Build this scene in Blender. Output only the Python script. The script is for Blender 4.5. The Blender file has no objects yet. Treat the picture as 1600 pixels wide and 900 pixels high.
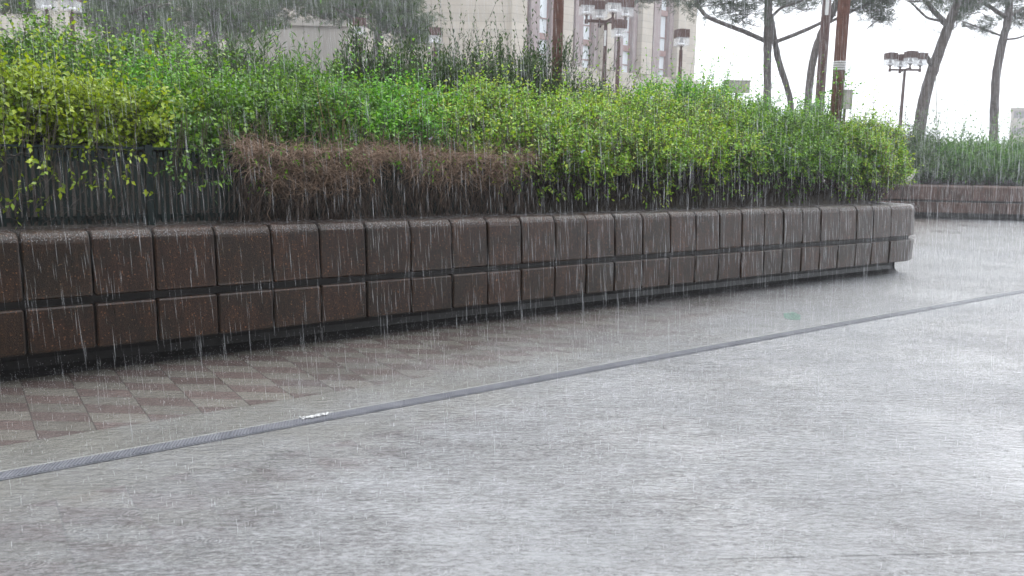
import bpy, math, random
import numpy as np
from mathutils import Matrix, Vector

# ------------------------------------------------------------------ camera
SC = bpy.context.scene
COL = SC.collection
F_PX, YC, SLOPE, HCAM = 1350.0, 245.0, 0.02, 1.4     # focal length and horizon measured on a 1600 x 900 frame
roll = math.atan(SLOPE)
pitch = math.atan((450 - YC) / F_PX)
CAM = np.array([0.0, 0.0, HCAM])
FW = np.array([0, math.cos(pitch), -math.sin(pitch)])
R0 = np.array([1.0, 0, 0]); U0 = np.cross(R0, FW)
RT = math.cos(roll) * R0 + math.sin(roll) * U0
UP = -math.sin(roll) * R0 + math.cos(roll) * U0
cd = bpy.data.cameras.new('camera'); cam = bpy.data.objects.new('camera', cd); COL.objects.link(cam)
cd.sensor_width = 36; cd.lens = F_PX / 1600 * 36; cd.clip_start = 0.05; cd.clip_end = 2000
cd.dof.use_dof = True; cd.dof.focus_distance = 7.5; cd.dof.aperture_fstop = 4.5
cam.matrix_world = Matrix(((RT[0], UP[0], -FW[0], CAM[0]), (RT[1], UP[1], -FW[1], CAM[1]),
                           (RT[2], UP[2], -FW[2], CAM[2]), (0, 0, 0, 1)))
SC.camera = cam

# ------------------------------------------------------------------ sky and light (overcast, heavy rain)
SUN_EL, SUN_AZ = math.radians(52), math.radians(35)      # azimuth from +Y towards +X
w = bpy.data.worlds.new('World'); SC.world = w; w.use_nodes = True
nt = w.node_tree; nt.nodes.clear()
wo = nt.nodes.new('ShaderNodeOutputWorld'); bg = nt.nodes.new('ShaderNodeBackground')
sk = nt.nodes.new('ShaderNodeTexSky'); sk.sky_type = 'NISHITA'; sk.sun_disc = False
sk.sun_elevation = SUN_EL; sk.sun_rotation = SUN_AZ; sk.dust_density = 4
hs = nt.nodes.new('ShaderNodeHueSaturation'); hs.inputs['Saturation'].default_value = 0.3
tc = nt.nodes.new('ShaderNodeTexCoord'); sp = nt.nodes.new('ShaderNodeSeparateXYZ')
cr = nt.nodes.new('ShaderNodeValToRGB')
cr.color_ramp.elements[0].position = 0.0; cr.color_ramp.elements[0].color = (0.60, 0.63, 0.675, 1)
cr.color_ramp.elements[1].position = 1.0; cr.color_ramp.elements[1].color = (0.96, 1.0, 1.06, 1)
mu = nt.nodes.new('ShaderNodeVectorMath'); mu.operation = 'SCALE'; mu.inputs['Scale'].default_value = 15.5
mx = nt.nodes.new('ShaderNodeMix'); mx.data_type = 'RGBA'; mx.inputs['Factor'].default_value = 0.88   # cloud cover
L = nt.links.new
L(sk.outputs['Color'], hs.inputs['Color']); L(tc.outputs['Generated'], sp.inputs[0]); L(sp.outputs['Z'], cr.inputs['Fac'])
L(cr.outputs['Color'], mu.inputs[0]); L(hs.outputs['Color'], mx.inputs['A']); L(mu.outputs['Vector'], mx.inputs['B'])
L(mx.outputs['Result'], bg.inputs['Color']); bg.inputs['Strength'].default_value = 0.10
L(bg.outputs['Background'], wo.inputs['Surface'])
sd = bpy.data.lights.new('sun', 'SUN'); sd.energy = 0.8; sd.angle = math.radians(25); sd.color = (1, 0.97, 0.93)
so = bpy.data.objects.new('sun', sd); COL.objects.link(so)
sv = Vector((math.sin(SUN_AZ) * math.cos(SUN_EL), math.cos(SUN_AZ) * math.cos(SUN_EL), math.sin(SUN_EL)))
so.rotation_euler = sv.to_track_quat('Z', 'Y').to_euler(); so.location = (0, 0, 60)
vs = SC.view_settings; SC.display_settings.display_device = 'sRGB'
vs.view_transform = 'Standard'; vs.look = 'None'; vs.exposure = 0.9; vs.gamma = 1; vs.use_curve_mapping = False
SC.cycles.use_denoising = True; SC.cycles.use_adaptive_sampling = False
SC.cycles.max_bounces = 8; SC.cycles.volume_bounces = 1; SC.cycles.transparent_max_bounces = 12

# ------------------------------------------------------------------ helpers
rng = np.random.default_rng(7)
random.seed(7)

def ray(px, py):
    return FW + RT * (px - 800) / F_PX - UP * (py - 450) / F_PX
def at(px, py, Y):
    d = ray(px, py); return CAM + d * (Y / d[1])
def on(px, py, z=0.0):
    d = ray(px, py); return CAM + d * ((z - HCAM) / d[2])
def nrm(v):
    v = np.asarray(v, float); return v / np.maximum(np.linalg.norm(v, axis=-1, keepdims=True), 1e-9)

def tag(o, label=None, cat=None, group=None, kind=None):
    if label: o['label'] = label
    if cat: o['category'] = cat
    if group: o['group'] = group
    if kind: o['kind'] = kind
    return o
def empty(name, loc, label=None, cat=None, group=None):
    o = bpy.data.objects.new(name, None); COL.objects.link(o); o.location = [float(x) for x in loc]
    o.empty_display_size = 0.1
    return tag(o, label, cat, group)

class MB:
    def __init__(s): s.v = []; s.f = []; s.n = 0; s.age = []
    def add(s, v, f):
        v = np.asarray(v, float).reshape(-1, 3)
        s.v.append(v); s.f.append([(np.asarray(q) + s.n) for q in f]); s.n += len(v)
    def addarr(s, v, farr):
        s.v.append(v); s.f.append(np.asarray(farr) + s.n); s.n += len(v)
    def box(s, c, dx, dy, dz, X=(1, 0, 0), Y=(0, 1, 0), Z=(0, 0, 1)):
        c = np.asarray(c, float); X = np.asarray(X, float) * dx / 2; Y = np.asarray(Y, float) * dy / 2; Z = np.asarray(Z, float) * dz / 2
        v = [c + a * X + b * Y + e * Z for e in (-1, 1) for b in (-1, 1) for a in (-1, 1)]
        s.add(v, [(0, 2, 3, 1), (4, 5, 7, 6), (0, 1, 5, 4), (2, 6, 7, 3), (0, 4, 6, 2), (1, 3, 7, 5)])
    def tube(s, pts, rad, n=8, cap=True, wob=0.0):
        pts = np.asarray(pts, float); m = len(pts); rad = np.broadcast_to(np.asarray(rad, float), (m,))
        t = nrm(np.gradient(pts, axis=0)); ref = np.array([0.31, 0.93, 0.17])
        a = nrm(np.cross(t, ref)); b = np.cross(t, a)
        ang = np.linspace(0, 2 * math.pi, n, endpoint=False)
        rr = rad[:, None] * (1 + wob * rng.standard_normal((m, n)))
        v = pts[:, None] + rr[..., None] * (np.cos(ang)[None, :, None] * a[:, None] + np.sin(ang)[None, :, None] * b[:, None])
        f = [(i * n + j, i * n + (j + 1) % n, (i + 1) * n + (j + 1) % n, (i + 1) * n + j) for i in range(m - 1) for j in range(n)]
        if cap: f += [tuple(range(n))[::-1], tuple((m - 1) * n + j for j in range(n))]
        s.add(v.reshape(-1, 3), f)
    def lathe(s, c, prof, n=16):
        c = np.asarray(c, float); m = len(prof)
        ang = np.linspace(0, 2 * math.pi, n, endpoint=False)
        v = [c + np.array([r * math.cos(q), r * math.sin(q), z]) for r, z in prof for q in ang]
        f = [(i * n + j, i * n + (j + 1) % n, (i + 1) * n + (j + 1) % n, (i + 1) * n + j) for i in range(m - 1) for j in range(n)]
        f += [tuple(range(n))[::-1], tuple((m - 1) * n + j for j in range(n))]
        s.add(v, f)
    def build(s, name, mat, parent=None, smooth=False):
        V = np.concatenate(s.v) if s.v else np.zeros((0, 3))
        if parent is not None: V = V - np.array(parent.get('_o', parent.location))
        me = bpy.data.meshes.new(name)
        if all(isinstance(q, np.ndarray) and q.ndim == 2 for q in s.f):
            k = s.f[0].shape[1]; T = np.concatenate(s.f).astype(np.int32)
            me.vertices.add(len(V)); me.vertices.foreach_set('co', V.astype(np.float32).ravel())
            me.loops.add(T.size); me.loops.foreach_set('vertex_index', T.ravel())
            me.polygons.add(len(T)); me.polygons.foreach_set('loop_start', np.arange(0, T.size, k, dtype=np.int32))
            me.update(calc_edges=True)
        else:
            fl = [tuple(int(x) for x in q) for grp in s.f for q in grp]
            me.from_pydata(V.tolist(), [], fl); me.update()
        me.materials.append(mat)
        if s.age:
            at_ = me.attributes.new('age', 'FLOAT', 'POINT'); av = np.zeros(len(V), np.float32); ac = np.concatenate(s.age)[:len(V)]; av[:len(ac)] = ac; at_.data.foreach_set('value', av)
        if smooth: me.polygons.foreach_set('use_smooth', np.ones(len(me.polygons), bool))
        o = bpy.data.objects.new(name, me); COL.objects.link(o)
        if parent is not None: o.parent = parent
        return o

def world_of(o):
    p = np.array(o.location)
    return p
# ------------------------------------------------------------------ materials
def newmat(name):
    m = bpy.data.materials.new(name); m.use_nodes = True
    t = m.node_tree; b = t.nodes['Principled BSDF']; return m, t, b
def node(t, typ, **kw):
    n = t.nodes.new(typ)
    for k, v in kw.items():
        if k.startswith('i_'): n.inputs[k[2:].replace('_', ' ')].default_value = v
        else: setattr(n, k, v)
    return n
def ramp(t, fac, stops):
    n = t.nodes.new('ShaderNodeValToRGB'); e = n.color_ramp.elements
    while len(e) < len(stops): e.new(0.5)
    for k, (p, c) in zip(e, stops): k.position = p; k.color = (*c, 1)
    t.links.new(fac, n.inputs['Fac']); return n.outputs['Color']
def math_(t, op, a, b=None, c=None):
    n = t.nodes.new('ShaderNodeMath'); n.operation = op
    for i, x in enumerate((a, b, c)):
        if x is None: continue
        if isinstance(x, (int, float)): n.inputs[i].default_value = x
        else: t.links.new(x, n.inputs[i])
    return n.outputs[0]
def mixc(t, fac, a, b, mode='MIX'):
    n = t.nodes.new('ShaderNodeMix'); n.data_type = 'RGBA'; n.blend_type = mode
    for k, x in (('Factor', fac), ('A', a), ('B', b)):
        if isinstance(x, (int, float)): n.inputs[k].default_value = x
        elif isinstance(x, tuple): n.inputs[k].default_value = (*x, 1)
        else: t.links.new(x, n.inputs[k])
    return n.outputs['Result']
def noise(t, vec, scale, detail=4, rough=0.6):
    n = node(t, 'ShaderNodeTexNoise', i_Scale=scale, i_Detail=detail, i_Roughness=rough)
    if vec is not None: t.links.new(vec, n.inputs['Vector'])
    return n.outputs['Fac']
def coords(t): return node(t, 'ShaderNodeNewGeometry').outputs['Position']
def bump(t, b, h, strength, dist):
    n = node(t, 'ShaderNodeBump', i_Strength=strength, i_Distance=dist); t.links.new(h, n.inputs['Height'])
    t.links.new(n.outputs['Normal'], b.inputs['Normal'])
def surf(name, c1, c2, scale=6, rough=0.5, bs=0.3, bd=0.01, bscale=40, metal=0.0, spec=0.5):
    m, t, b = newmat(name); p = coords(t)
    col = ramp(t, noise(t, p, scale), [(0.3, c1), (0.7, c2)])
    t.links.new(col, b.inputs['Base Color']); b.inputs['Roughness'].default_value = rough; b.inputs['Metallic'].default_value = metal
    b.inputs['Specular IOR Level'].default_value = spec
    if bs: bump(t, b, noise(t, p, bscale), bs, bd)
    return m
def leafmat(name, cols, transl=0.3, rough=0.38, gain=1.0):
    cols = [tuple(min(0.5, x * gain) for x in c) for c in cols]
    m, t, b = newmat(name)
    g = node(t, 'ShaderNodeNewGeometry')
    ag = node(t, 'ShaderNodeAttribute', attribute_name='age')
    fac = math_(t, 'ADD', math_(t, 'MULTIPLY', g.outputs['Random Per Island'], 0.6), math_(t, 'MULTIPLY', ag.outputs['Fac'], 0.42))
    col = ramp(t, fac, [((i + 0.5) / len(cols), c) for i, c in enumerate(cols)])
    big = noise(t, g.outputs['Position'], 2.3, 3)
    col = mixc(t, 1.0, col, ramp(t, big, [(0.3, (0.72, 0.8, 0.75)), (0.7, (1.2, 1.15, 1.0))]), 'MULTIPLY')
    t.links.new(col, b.inputs['Base Color']); b.inputs['Roughness'].default_value = rough
    tr = node(t, 'ShaderNodeBsdfTranslucent'); t.links.new(mixc(t, 1.0, col, (1.5, 1.45, 0.7), 'MULTIPLY'), tr.inputs['Color'])
    ms = node(t, 'ShaderNodeMixShader', i_Fac=transl)
    o = t.nodes['Material Output']
    t.links.new(b.outputs[0], ms.inputs[1]); t.links.new(tr.outputs[0], ms.inputs[2]); t.links.new(ms.outputs[0], o.inputs['Surface'])
    return m
M = {}
M['soil'] = surf('soil', (0.02, 0.014, 0.01), (0.04, 0.03, 0.02), 8, 0.6)
def aggregate(name, c1, c2, grain):
    m, t, b = newmat(name); p = coords(t); oi = node(t, 'ShaderNodeObjectInfo')
    base = ramp(t, oi.outputs['Random'], [(0.0, c1), (0.45, c2), (1.0, tuple(0.5 * (x + y) * 0.8 for x, y in zip(c1, c2)))])
    mp = node(t, 'ShaderNodeMapping'); mp.inputs['Scale'].default_value = (9, 9, 0.9); t.links.new(p, mp.inputs['Vector'])
    st = math_(t, 'ADD', math_(t, 'MULTIPLY', noise(t, mp.outputs[0], 1.3, 4), 0.45), math_(t, 'MULTIPLY', noise(t, mp.outputs[0], 5.5, 6, 0.7), 0.55))
    col = mixc(t, 1.0, base, ramp(t, st, [(0.32, (0.4, 0.4, 0.4)), (0.66, (1.6, 1.55, 1.5))]), 'MULTIPLY')
    col = mixc(t, math_(t, 'MULTIPLY', math_(t, 'GREATER_THAN', noise(t, p, 3.1, 8, 0.7), 0.53), 0.45), col, (0.016, 0.013, 0.008))
    vo = node(t, 'ShaderNodeTexVoronoi', i_Scale=170.0); t.links.new(p, vo.inputs['Vector'])
    sp_ = ramp(t, vo.outputs['Color'], [(0.15, (0.35, 0.33, 0.32)), (0.6, (1.0, 1.0, 1.0)), (0.86, (1.3, 1.2, 1.1)), (0.95, grain)])
    col = mixc(t, 0.85, col, sp_, 'MULTIPLY')
    t.links.new(col, b.inputs['Base Color'])
    t.links.new(ramp(t, st, [(0.3, (0.22,) * 3), (0.7, (0.5,) * 3)]), b.inputs['Roughness'])
    bump(t, b, vo.outputs['Distance'], 0.5, 0.004)
    b.inputs['Coat Weight'].default_value = 0.3; b.inputs['Coat Roughness'].default_value = 0.25; b.inputs['Specular IOR Level'].default_value = 0.35; b.inputs['Coat IOR'].default_value = 1.4
    return m
M['granite'] = aggregate('granite', (0.034, 0.0185, 0.0095), (0.046, 0.0225, 0.013), (7, 6, 5))
M['granite_core'] = surf('granite_core', (0.012, 0.010, 0.009), (0.022, 0.018, 0.017), 9, 0.5)
M['plinth'] = surf('plinth_stone', (0.012, 0.011, 0.012), (0.025, 0.023, 0.023), 14, 0.4)
M['red_granite'] = aggregate('red_granite', (0.075, 0.042, 0.034), (0.092, 0.055, 0.045), (2.4, 2.0, 1.8))

def ground_mat():
    m, t, b = newmat('wet_paving'); p = coords(t)
    s = node(t, 'ShaderNodeSeparateXYZ'); t.links.new(p, s.inputs[0]); x, y = s.outputs['X'], s.outputs['Y']
    v = math_(t, 'DIVIDE', y, 0.154)
    u = math_(t, 'DIVIDE', math_(t, 'ADD', x, math_(t, 'MULTIPLY', y, 0.645)), 0.312)
    chk = math_(t, 'PINGPONG', math_(t, 'ADD', math_(t, 'FLOOR', u), math_(t, 'FLOOR', v)), 1.0)
    cell = node(t, 'ShaderNodeCombineXYZ'); t.links.new(math_(t, 'FLOOR', u), cell.inputs[0]); t.links.new(math_(t, 'FLOOR', v), cell.inputs[1])
    wn = node(t, 'ShaderNodeTexWhiteNoise'); wn.noise_dimensions = '3D'; t.links.new(cell.outputs[0], wn.inputs['Vector'])
    var = ramp(t, wn.outputs['Value'], [(0.0, (0.85,) * 3), (1.0, (1.15,) * 3)])
    tile = mixc(t, chk, (0.205, 0.189, 0.163), (0.152, 0.112, 0.101))
    tile = mixc(t, 1.0, tile, var, 'MULTIPLY')
    fu = math_(t, 'ABSOLUTE', math_(t, 'SUBTRACT', math_(t, 'FRACT', u), 0.5)); ju = math_(t, 'GREATER_THAN', fu, 0.488)
    fv = math_(t, 'ABSOLUTE', math_(t, 'SUBTRACT', math_(t, 'FRACT', v), 0.5)); jv = math_(t, 'GREATER_THAN', fv, 0.488)
    tile = mixc(t, math_(t, 'MULTIPLY', math_(t, 'MAXIMUM', ju, math_(t, 'MULTIPLY', jv, 0.5)), 0.7), tile, (0.05, 0.045, 0.04))
    # plain concrete band along both sides of the drain
    dl = math_(t, 'MULTIPLY', math_(t, 'SUBTRACT', math_(t, 'SUBTRACT', y, math_(t, 'MULTIPLY', x, DRN[0])), DRN[1]), 1 / math.sqrt(1 + DRN[0] ** 2))
    band = math_(t, 'LESS_THAN', math_(t, 'ABSOLUTE', math_(t, 'SUBTRACT', dl, 0.02)), 0.42)
    col = mixc(t, band, tile, (0.235, 0.228, 0.2))
    gr = noise(t, p, 260, 2); col = mixc(t, 0.8, col, ramp(t, gr, [(0.3, (0.62,) * 3), (0.7, (1.38,) * 3)]), 'MULTIPLY')
    st = noise(t, p, 1.3, 6, 0.65); col = mixc(t, 0.75, col, ramp(t, st, [(0.3, (0.72, 0.71, 0.7)), (0.7, (1.22, 1.22, 1.22))]), 'MULTIPLY')
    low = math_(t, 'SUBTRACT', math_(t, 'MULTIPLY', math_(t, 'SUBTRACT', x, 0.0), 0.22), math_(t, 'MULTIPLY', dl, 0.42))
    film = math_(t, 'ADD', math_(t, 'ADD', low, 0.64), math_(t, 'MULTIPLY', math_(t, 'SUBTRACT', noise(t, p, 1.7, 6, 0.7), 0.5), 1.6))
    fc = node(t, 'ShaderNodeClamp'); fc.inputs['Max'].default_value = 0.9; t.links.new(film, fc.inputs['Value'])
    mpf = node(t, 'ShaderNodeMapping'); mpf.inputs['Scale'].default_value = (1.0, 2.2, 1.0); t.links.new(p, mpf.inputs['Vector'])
    spray_sheen = math_(t, 'ADD', math_(t, 'MULTIPLY', noise(t, mpf.outputs[0], 3.4, 5, 0.65), 0.30), math_(t, 'MULTIPLY', noise(t, mpf.outputs[0], 24.0, 7, 0.78), 0.70))
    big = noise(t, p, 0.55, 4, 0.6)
    spray_sheen = math_(t, 'ADD', spray_sheen, math_(t, 'ADD', math_(t, 'MULTIPLY', math_(t, 'SUBTRACT', big, 0.5), 0.34), math_(t, 'MULTIPLY', math_(t, 'MINIMUM', math_(t, 'MAXIMUM', math_(t, 'SUBTRACT', x, math_(t, 'MULTIPLY', y, 0.2)), -1.0), 1.5), 0.018)))  # film painted paler to the right, where it mirrors brighter sky
    filmc = ramp(t, spray_sheen, [(0.37, (0.12, 0.118, 0.118)), (0.455, (0.26, 0.262, 0.268)), (0.57, (0.40, 0.41, 0.425))])  # pale spray tones, with sky reflection partly put into the film colour
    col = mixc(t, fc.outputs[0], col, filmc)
    col = mixc(t, math_(t, 'MULTIPLY', math_(t, 'GREATER_THAN', spray_sheen, 0.6), 0.6), col, (0.36, 0.365, 0.375))
    # expansion joint
    jl = math_(t, 'ABSOLUTE', math_(t, 'SUBTRACT', math_(t, 'SUBTRACT', y, math_(t, 'MULTIPLY', x, 0.0947)), 2.825))
    col = mixc(t, math_(t, 'MULTIPLY', math_(t, 'LESS_THAN', jl, 0.006), math_(t, 'MULTIPLY', math_(t, 'GREATER_THAN', x, 0.75), math_(t, 'MULTIPLY', math_(t, 'GREATER_THAN', noise(t, p, 9, 4, 0.7), 0.44), 0.7))), col, (0.06, 0.06, 0.06))
    t.links.new(col, b.inputs['Base Color'])
    wet = noise(t, p, 0.8, 5, 0.6)
    t.links.new(ramp(t, wet, [(0.35, (0.06,) * 3), (0.65, (0.22,) * 3)]), b.inputs['Roughness'])
    b.inputs['IOR'].default_value = 1.5
    b.inputs['Coat Weight'].default_value = 1.0; b.inputs['Coat Roughness'].default_value = 0.04; b.inputs['Coat IOR'].default_value = 1.33
    mp = node(t, 'ShaderNodeMapping'); mp.inputs['Scale'].default_value = (1.0, 2.6, 1.0); t.links.new(p, mp.inputs['Vector']); rp = mp.outputs[0]
    amp = ramp(t, noise(t, p, 0.9, 3, 0.6), [(0.35, (0.5,) * 3), (0.62, (1.0,) * 3)])
    vr = node(t, 'ShaderNodeTexVoronoi', i_Scale=7.0); t.links.new(p, vr.inputs['Vector'])
    ring = math_(t, 'MULTIPLY', math_(t, 'SINE', math_(t, 'MULTIPLY', vr.outputs['Distance'], 55.0)), math_(t, 'MAXIMUM', math_(t, 'SUBTRACT', 0.4, vr.outputs['Distance']), 0.0))
    h = math_(t, 'ADD', math_(t, 'MULTIPLY', noise(t, rp, 13, 3, 0.6), 1.3), math_(t, 'MULTIPLY', noise(t, rp, 48, 3, 0.7), 0.45))
    h = math_(t, 'ADD', math_(t, 'MULTIPLY', h, amp), math_(t, 'MULTIPLY', ring, 0.3))
    h = math_(t, 'ADD', h, math_(t, 'MULTIPLY', gr, 0.04))
    bn = node(t, 'ShaderNodeBump', i_Strength=1.0, i_Distance=0.022); t.links.new(h, bn.inputs['Height'])
    t.links.new(bn.outputs['Normal'], b.inputs['Normal']); t.links.new(bn.outputs['Normal'], b.inputs['Coat Normal'])
    return m

_d0, _d1 = on(0, 745), on(1600, 455)
DRN = ((_d1[1] - _d0[1]) / (_d1[0] - _d0[0]), 0.0)
DRN = (DRN[0], _d0[1] - DRN[0] * _d0[0])
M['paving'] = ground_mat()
M['fence'] = surf('fence_paint', (0.006, 0.016, 0.0155), (0.011, 0.028, 0.027), 20, 0.45, 0.2)
M['twig'] = surf('dead_twig', (0.125, 0.082, 0.056), (0.42, 0.29, 0.20), 30, 0.7, 0)
M['midtwig'] = surf('hanging_twig', (0.05, 0.034, 0.026), (0.15, 0.105, 0.08), 30, 0.6, 0)
M['darktwig'] = surf('dark_twig', (0.025, 0.018, 0.014), (0.06, 0.045, 0.038), 30, 0.6, 0)
M['stem'] = surf('green_stem', (0.045, 0.035, 0.018), (0.08, 0.075, 0.03), 30, 0.5, 0)
M['straw'] = surf('dry_stalk', (0.26, 0.18, 0.07), (0.34, 0.25, 0.12), 30, 0.6, 0)
M['bark'] = surf('pine_bark', (0.045, 0.035, 0.032), (0.13, 0.11, 0.1), 9, 0.7, 0.9, 0.03, 14)
M['palebark'] = M['bark']
M['brown'] = surf('brown_lamp_paint', (0.062, 0.03, 0.026), (0.10, 0.05, 0.043), 18, 0.45, 0.2)
M['rust'] = surf('red_brown_post', (0.10, 0.042, 0.03), (0.17, 0.075, 0.055), 14, 0.5, 0.6, 0.01, 60)
M['chrome'] = surf('chrome', (0.7, 0.7, 0.72), (0.8, 0.8, 0.82), 5, 0.18, 0, metal=1.0)
M['white'] = surf('white_plate', (0.6, 0.6, 0.6), (0.72, 0.72, 0.7), 20, 0.5, 0)
M['grey_box'] = surf('grey_box', (0.3, 0.29, 0.26), (0.38, 0.37, 0.33), 8, 0.6, 0)
M['beige'] = surf('beige_render', (0.34, 0.315, 0.285), (0.42, 0.39, 0.35), 0.7, 0.75, 0.2)
M['darkwin'] = surf('grey_panel', (0.16, 0.15, 0.16), (0.2, 0.19, 0.2), 1, 0.4, 0)
M['red_stone'] = surf('red_brown_stone', (0.26, 0.165, 0.155), (0.32, 0.21, 0.195), 2, 0.6, 0.1)
M['pilaster'] = surf('brown_pilaster', (0.27, 0.215, 0.215), (0.33, 0.27, 0.265), 2, 0.6, 0.1)
M['winglass'] = surf('window_glass', (0.68, 0.74, 0.77), (0.76, 0.81, 0.84), 0.6, 0.12, 0, spec=1.0)
M['grate'] = surf('steel_grate', (0.125, 0.13, 0.15), (0.22, 0.225, 0.25), 9, 0.35, 0.3, metal=0.0)
M['drainpit'] = surf('drain_pit', (0.09, 0.095, 0.11), (0.16, 0.165, 0.18), 30, 0.3, 0)
M['edge'] = surf('drain_edge', (0.25, 0.25, 0.24), (0.36, 0.36, 0.35), 30, 0.35, 0)
M['foam'] = surf('white_foam', (0.5, 0.5, 0.5), (0.66, 0.66, 0.66), 30, 0.5, 0.4)
M['green_paint'] = surf('green_mark', (0.19, 0.30, 0.25), (0.22, 0.38, 0.31), 14, 0.3, 0)
_m = M['green_paint']; _t = _m.node_tree; _tr = node(_t, 'ShaderNodeBsdfTransparent'); _ms = node(_t, 'ShaderNodeMixShader')
_t.links.new(math_(_t, 'MULTIPLY', math_(_t, 'GREATER_THAN', noise(_t, coords(_t), 60, 5, 0.8), 0.48), 0.8), _ms.inputs[0]); _t.links.new(_tr.outputs[0], _ms.inputs[1])
_t.links.new(_t.nodes['Principled BSDF'].outputs[0], _ms.inputs[2]); _t.links.new(_ms.outputs[0], _t.nodes['Material Output'].inputs['Surface'])   # worn paint
M['pale_scrap'] = surf('pale_scrap', (0.32, 0.30, 0.26), (0.42, 0.40, 0.36), 20, 0.5, 0)
def stone(name, c1, c2, course):
    m, t, b = newmat(name); p = coords(t)
    s = node(t, 'ShaderNodeSeparateXYZ'); t.links.new(p, s.inputs[0])
    k = math_(t, 'DIVIDE', s.outputs['Z'], course); ff = math_(t, 'FRACT', k)
    j = math_(t, 'LESS_THAN', ff, 0.07)
    wn = node(t, 'ShaderNodeTexWhiteNoise'); wn.noise_dimensions = '1D'; t.links.new(math_(t, 'FLOOR', k), wn.inputs['W'])
    col = ramp(t, noise(t, p, 0.8), [(0.3, c1), (0.7, c2)])
    col = mixc(t, 1.0, col, ramp(t, wn.outputs['Value'], [(0, (0.94,) * 3), (1, (1.05,) * 3)]), 'MULTIPLY')
    col = mixc(t, math_(t, 'MULTIPLY', j, 0.45), col, (0.2, 0.17, 0.15))
    t.links.new(col, b.inputs['Base Color']); b.inputs['Roughness'].default_value = 0.7
    return m
M['limestone'] = stone('limestone', (0.42, 0.38, 0.32), (0.50, 0.455, 0.39), 0.53)
def glassmat(name, a=0.15, tint=(0.9, 0.92, 0.93)):
    m, t, b = newmat(name); b.inputs['Base Color'].default_value = (*tint, 1); b.inputs['Roughness'].default_value = 0.1
    tr = node(t, 'ShaderNodeBsdfTransparent'); ms = node(t, 'ShaderNodeMixShader', i_Fac=a)
    t.links.new(tr.outputs[0], ms.inputs[1]); t.links.new(b.outputs[0], ms.inputs[2]); t.links.new(ms.outputs[0], t.nodes['Material Output'].inputs['Surface'])
    return m
M['lampglass'] = glassmat('lamp_glass', 0.25)
M['film'] = glassmat('plastic_film', 0.5)
def watermat(name, alpha):
    m, t, b = newmat(name)
    b.inputs['Base Color'].default_value = (0.85, 0.87, 0.9, 1); b.inputs['Roughness'].default_value = 0.15
    tl = node(t, 'ShaderNodeBsdfTranslucent'); tl.inputs['Color'].default_value = (0.85, 0.87, 0.9, 1)
    m1 = node(t, 'ShaderNodeMixShader', i_Fac=0.5); tr = node(t, 'ShaderNodeBsdfTransparent'); m2 = node(t, 'ShaderNodeMixShader', i_Fac=alpha)
    t.links.new(b.outputs[0], m1.inputs[1]); t.links.new(tl.outputs[0], m1.inputs[2])
    t.links.new(tr.outputs[0], m2.inputs[1]); t.links.new(m1.outputs[0], m2.inputs[2]); t.links.new(m2.outputs[0], t.nodes['Material Output'].inputs['Surface'])
    return m
M['rain'] = watermat('rain_water', 0.6)
M['splash'] = watermat('splash_water', 0.8)

# ------------------------------------------------------------------ ground
g = MB(); g.add([(-150, -60, 0), (150, -60, 0), (150, 170, 0), (-150, 170, 0)], [(0, 1, 2, 3)])
tag(g.build('plaza_pavement', M['paving']), kind='structure')

# ------------------------------------------------------------------ unseen arcade added behind the camera to block sky and darken front faces
ar = MB()
ar.box((0, -5.2, 6), 70, 1.0, 12); ar.box((0, -2.2, 4.2), 70, 5.0, 0.5); ar.box((0, 0.25, 4.25), 70, 0.3, 0.9)
for x_ in (-14, -7, 7, 14): ar.box((x_, 0.1, 1.97), 0.7, 0.45, 3.94)
tag(ar.build('added_sky_blocker', surf('arcade_stone', (0.2, 0.18, 0.16), (0.26, 0.24, 0.21), 2, 0.7, 0)), kind='structure')

# ------------------------------------------------------------------ planter walls
def wall_y(x): return -0.00446 * x * x + 0.7705 * x + 7.29
class Path:
    def __init__(s, pts):
        s.p = np.asarray(pts, float); d = np.linalg.norm(np.diff(s.p, axis=0), axis=1); s.s = np.r_[0, np.cumsum(d)]; s.L = s.s[-1]
        t = np.gradient(s.p, s.s, axis=0); s.t = nrm(t)
    def at(s, q):
        P = np.array([np.interp(q, s.s, s.p[:, k]) for k in (0, 1)]); T = nrm(np.array([np.interp(q, s.s, s.t[:, k]) for k in (0, 1)]))
        return P, T, np.array([T[1], -T[0]])       # outward normal: right of travel
def sweep(mb, path, ss, prof, inset=0.0):
    n = len(prof); vs_ = []
    c = np.mean(prof, axis=0)
    for i, q in enumerate(ss):
        P, T, N = path.at(q)
        pr = np.asarray(prof, float)
        if inset and i in (0, len(ss) - 1):
            pr = pr + (c - pr) / np.maximum(np.linalg.norm(c - pr, axis=1, keepdims=True), 1e-6) * inset
        for (o_, z) in pr: vs_.append((P[0] + N[0] * o_, P[1] + N[1] * o_, z))
    m = len(ss)
    f = [(i * n + j, i * n + (j + 1) % n, (i + 1) * n + (j + 1) % n, (i + 1) * n + j) for i in range(m - 1) for j in range(n)]
    f += [tuple(range(n))[::-1], tuple((m - 1) * n + j for j in range(n))]
    mb.add(vs_, f)
def arc(r, cx, cz, a0, a1, n=6):
    return [(cx + r * math.cos(a), cz + r * math.sin(a)) for a in np.linspace(math.radians(a0), math.radians(a1), n)]
TOPB = [(0.012, 0.507), (0.002, 0.497), (-0.03, 0.495), (-0.33, 0.495), (-0.33, 0.895)] + arc(0.075, -0.078, 0.825, 90, 3, 7) + [(0.012, 0.52)]
TOPB = TOPB[::-1]
LOWB = [(0.018, 0.437), (0.008, 0.447), (-0.03, 0.447), (-0.30, 0.447), (-0.30, 0.172), (0.004, 0.172), (0.016, 0.182)]
COREP = [(-0.045, 0.16), (-0.045, 0.6), (-0.28, 0.6), (-0.28, 0.16)]
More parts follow.
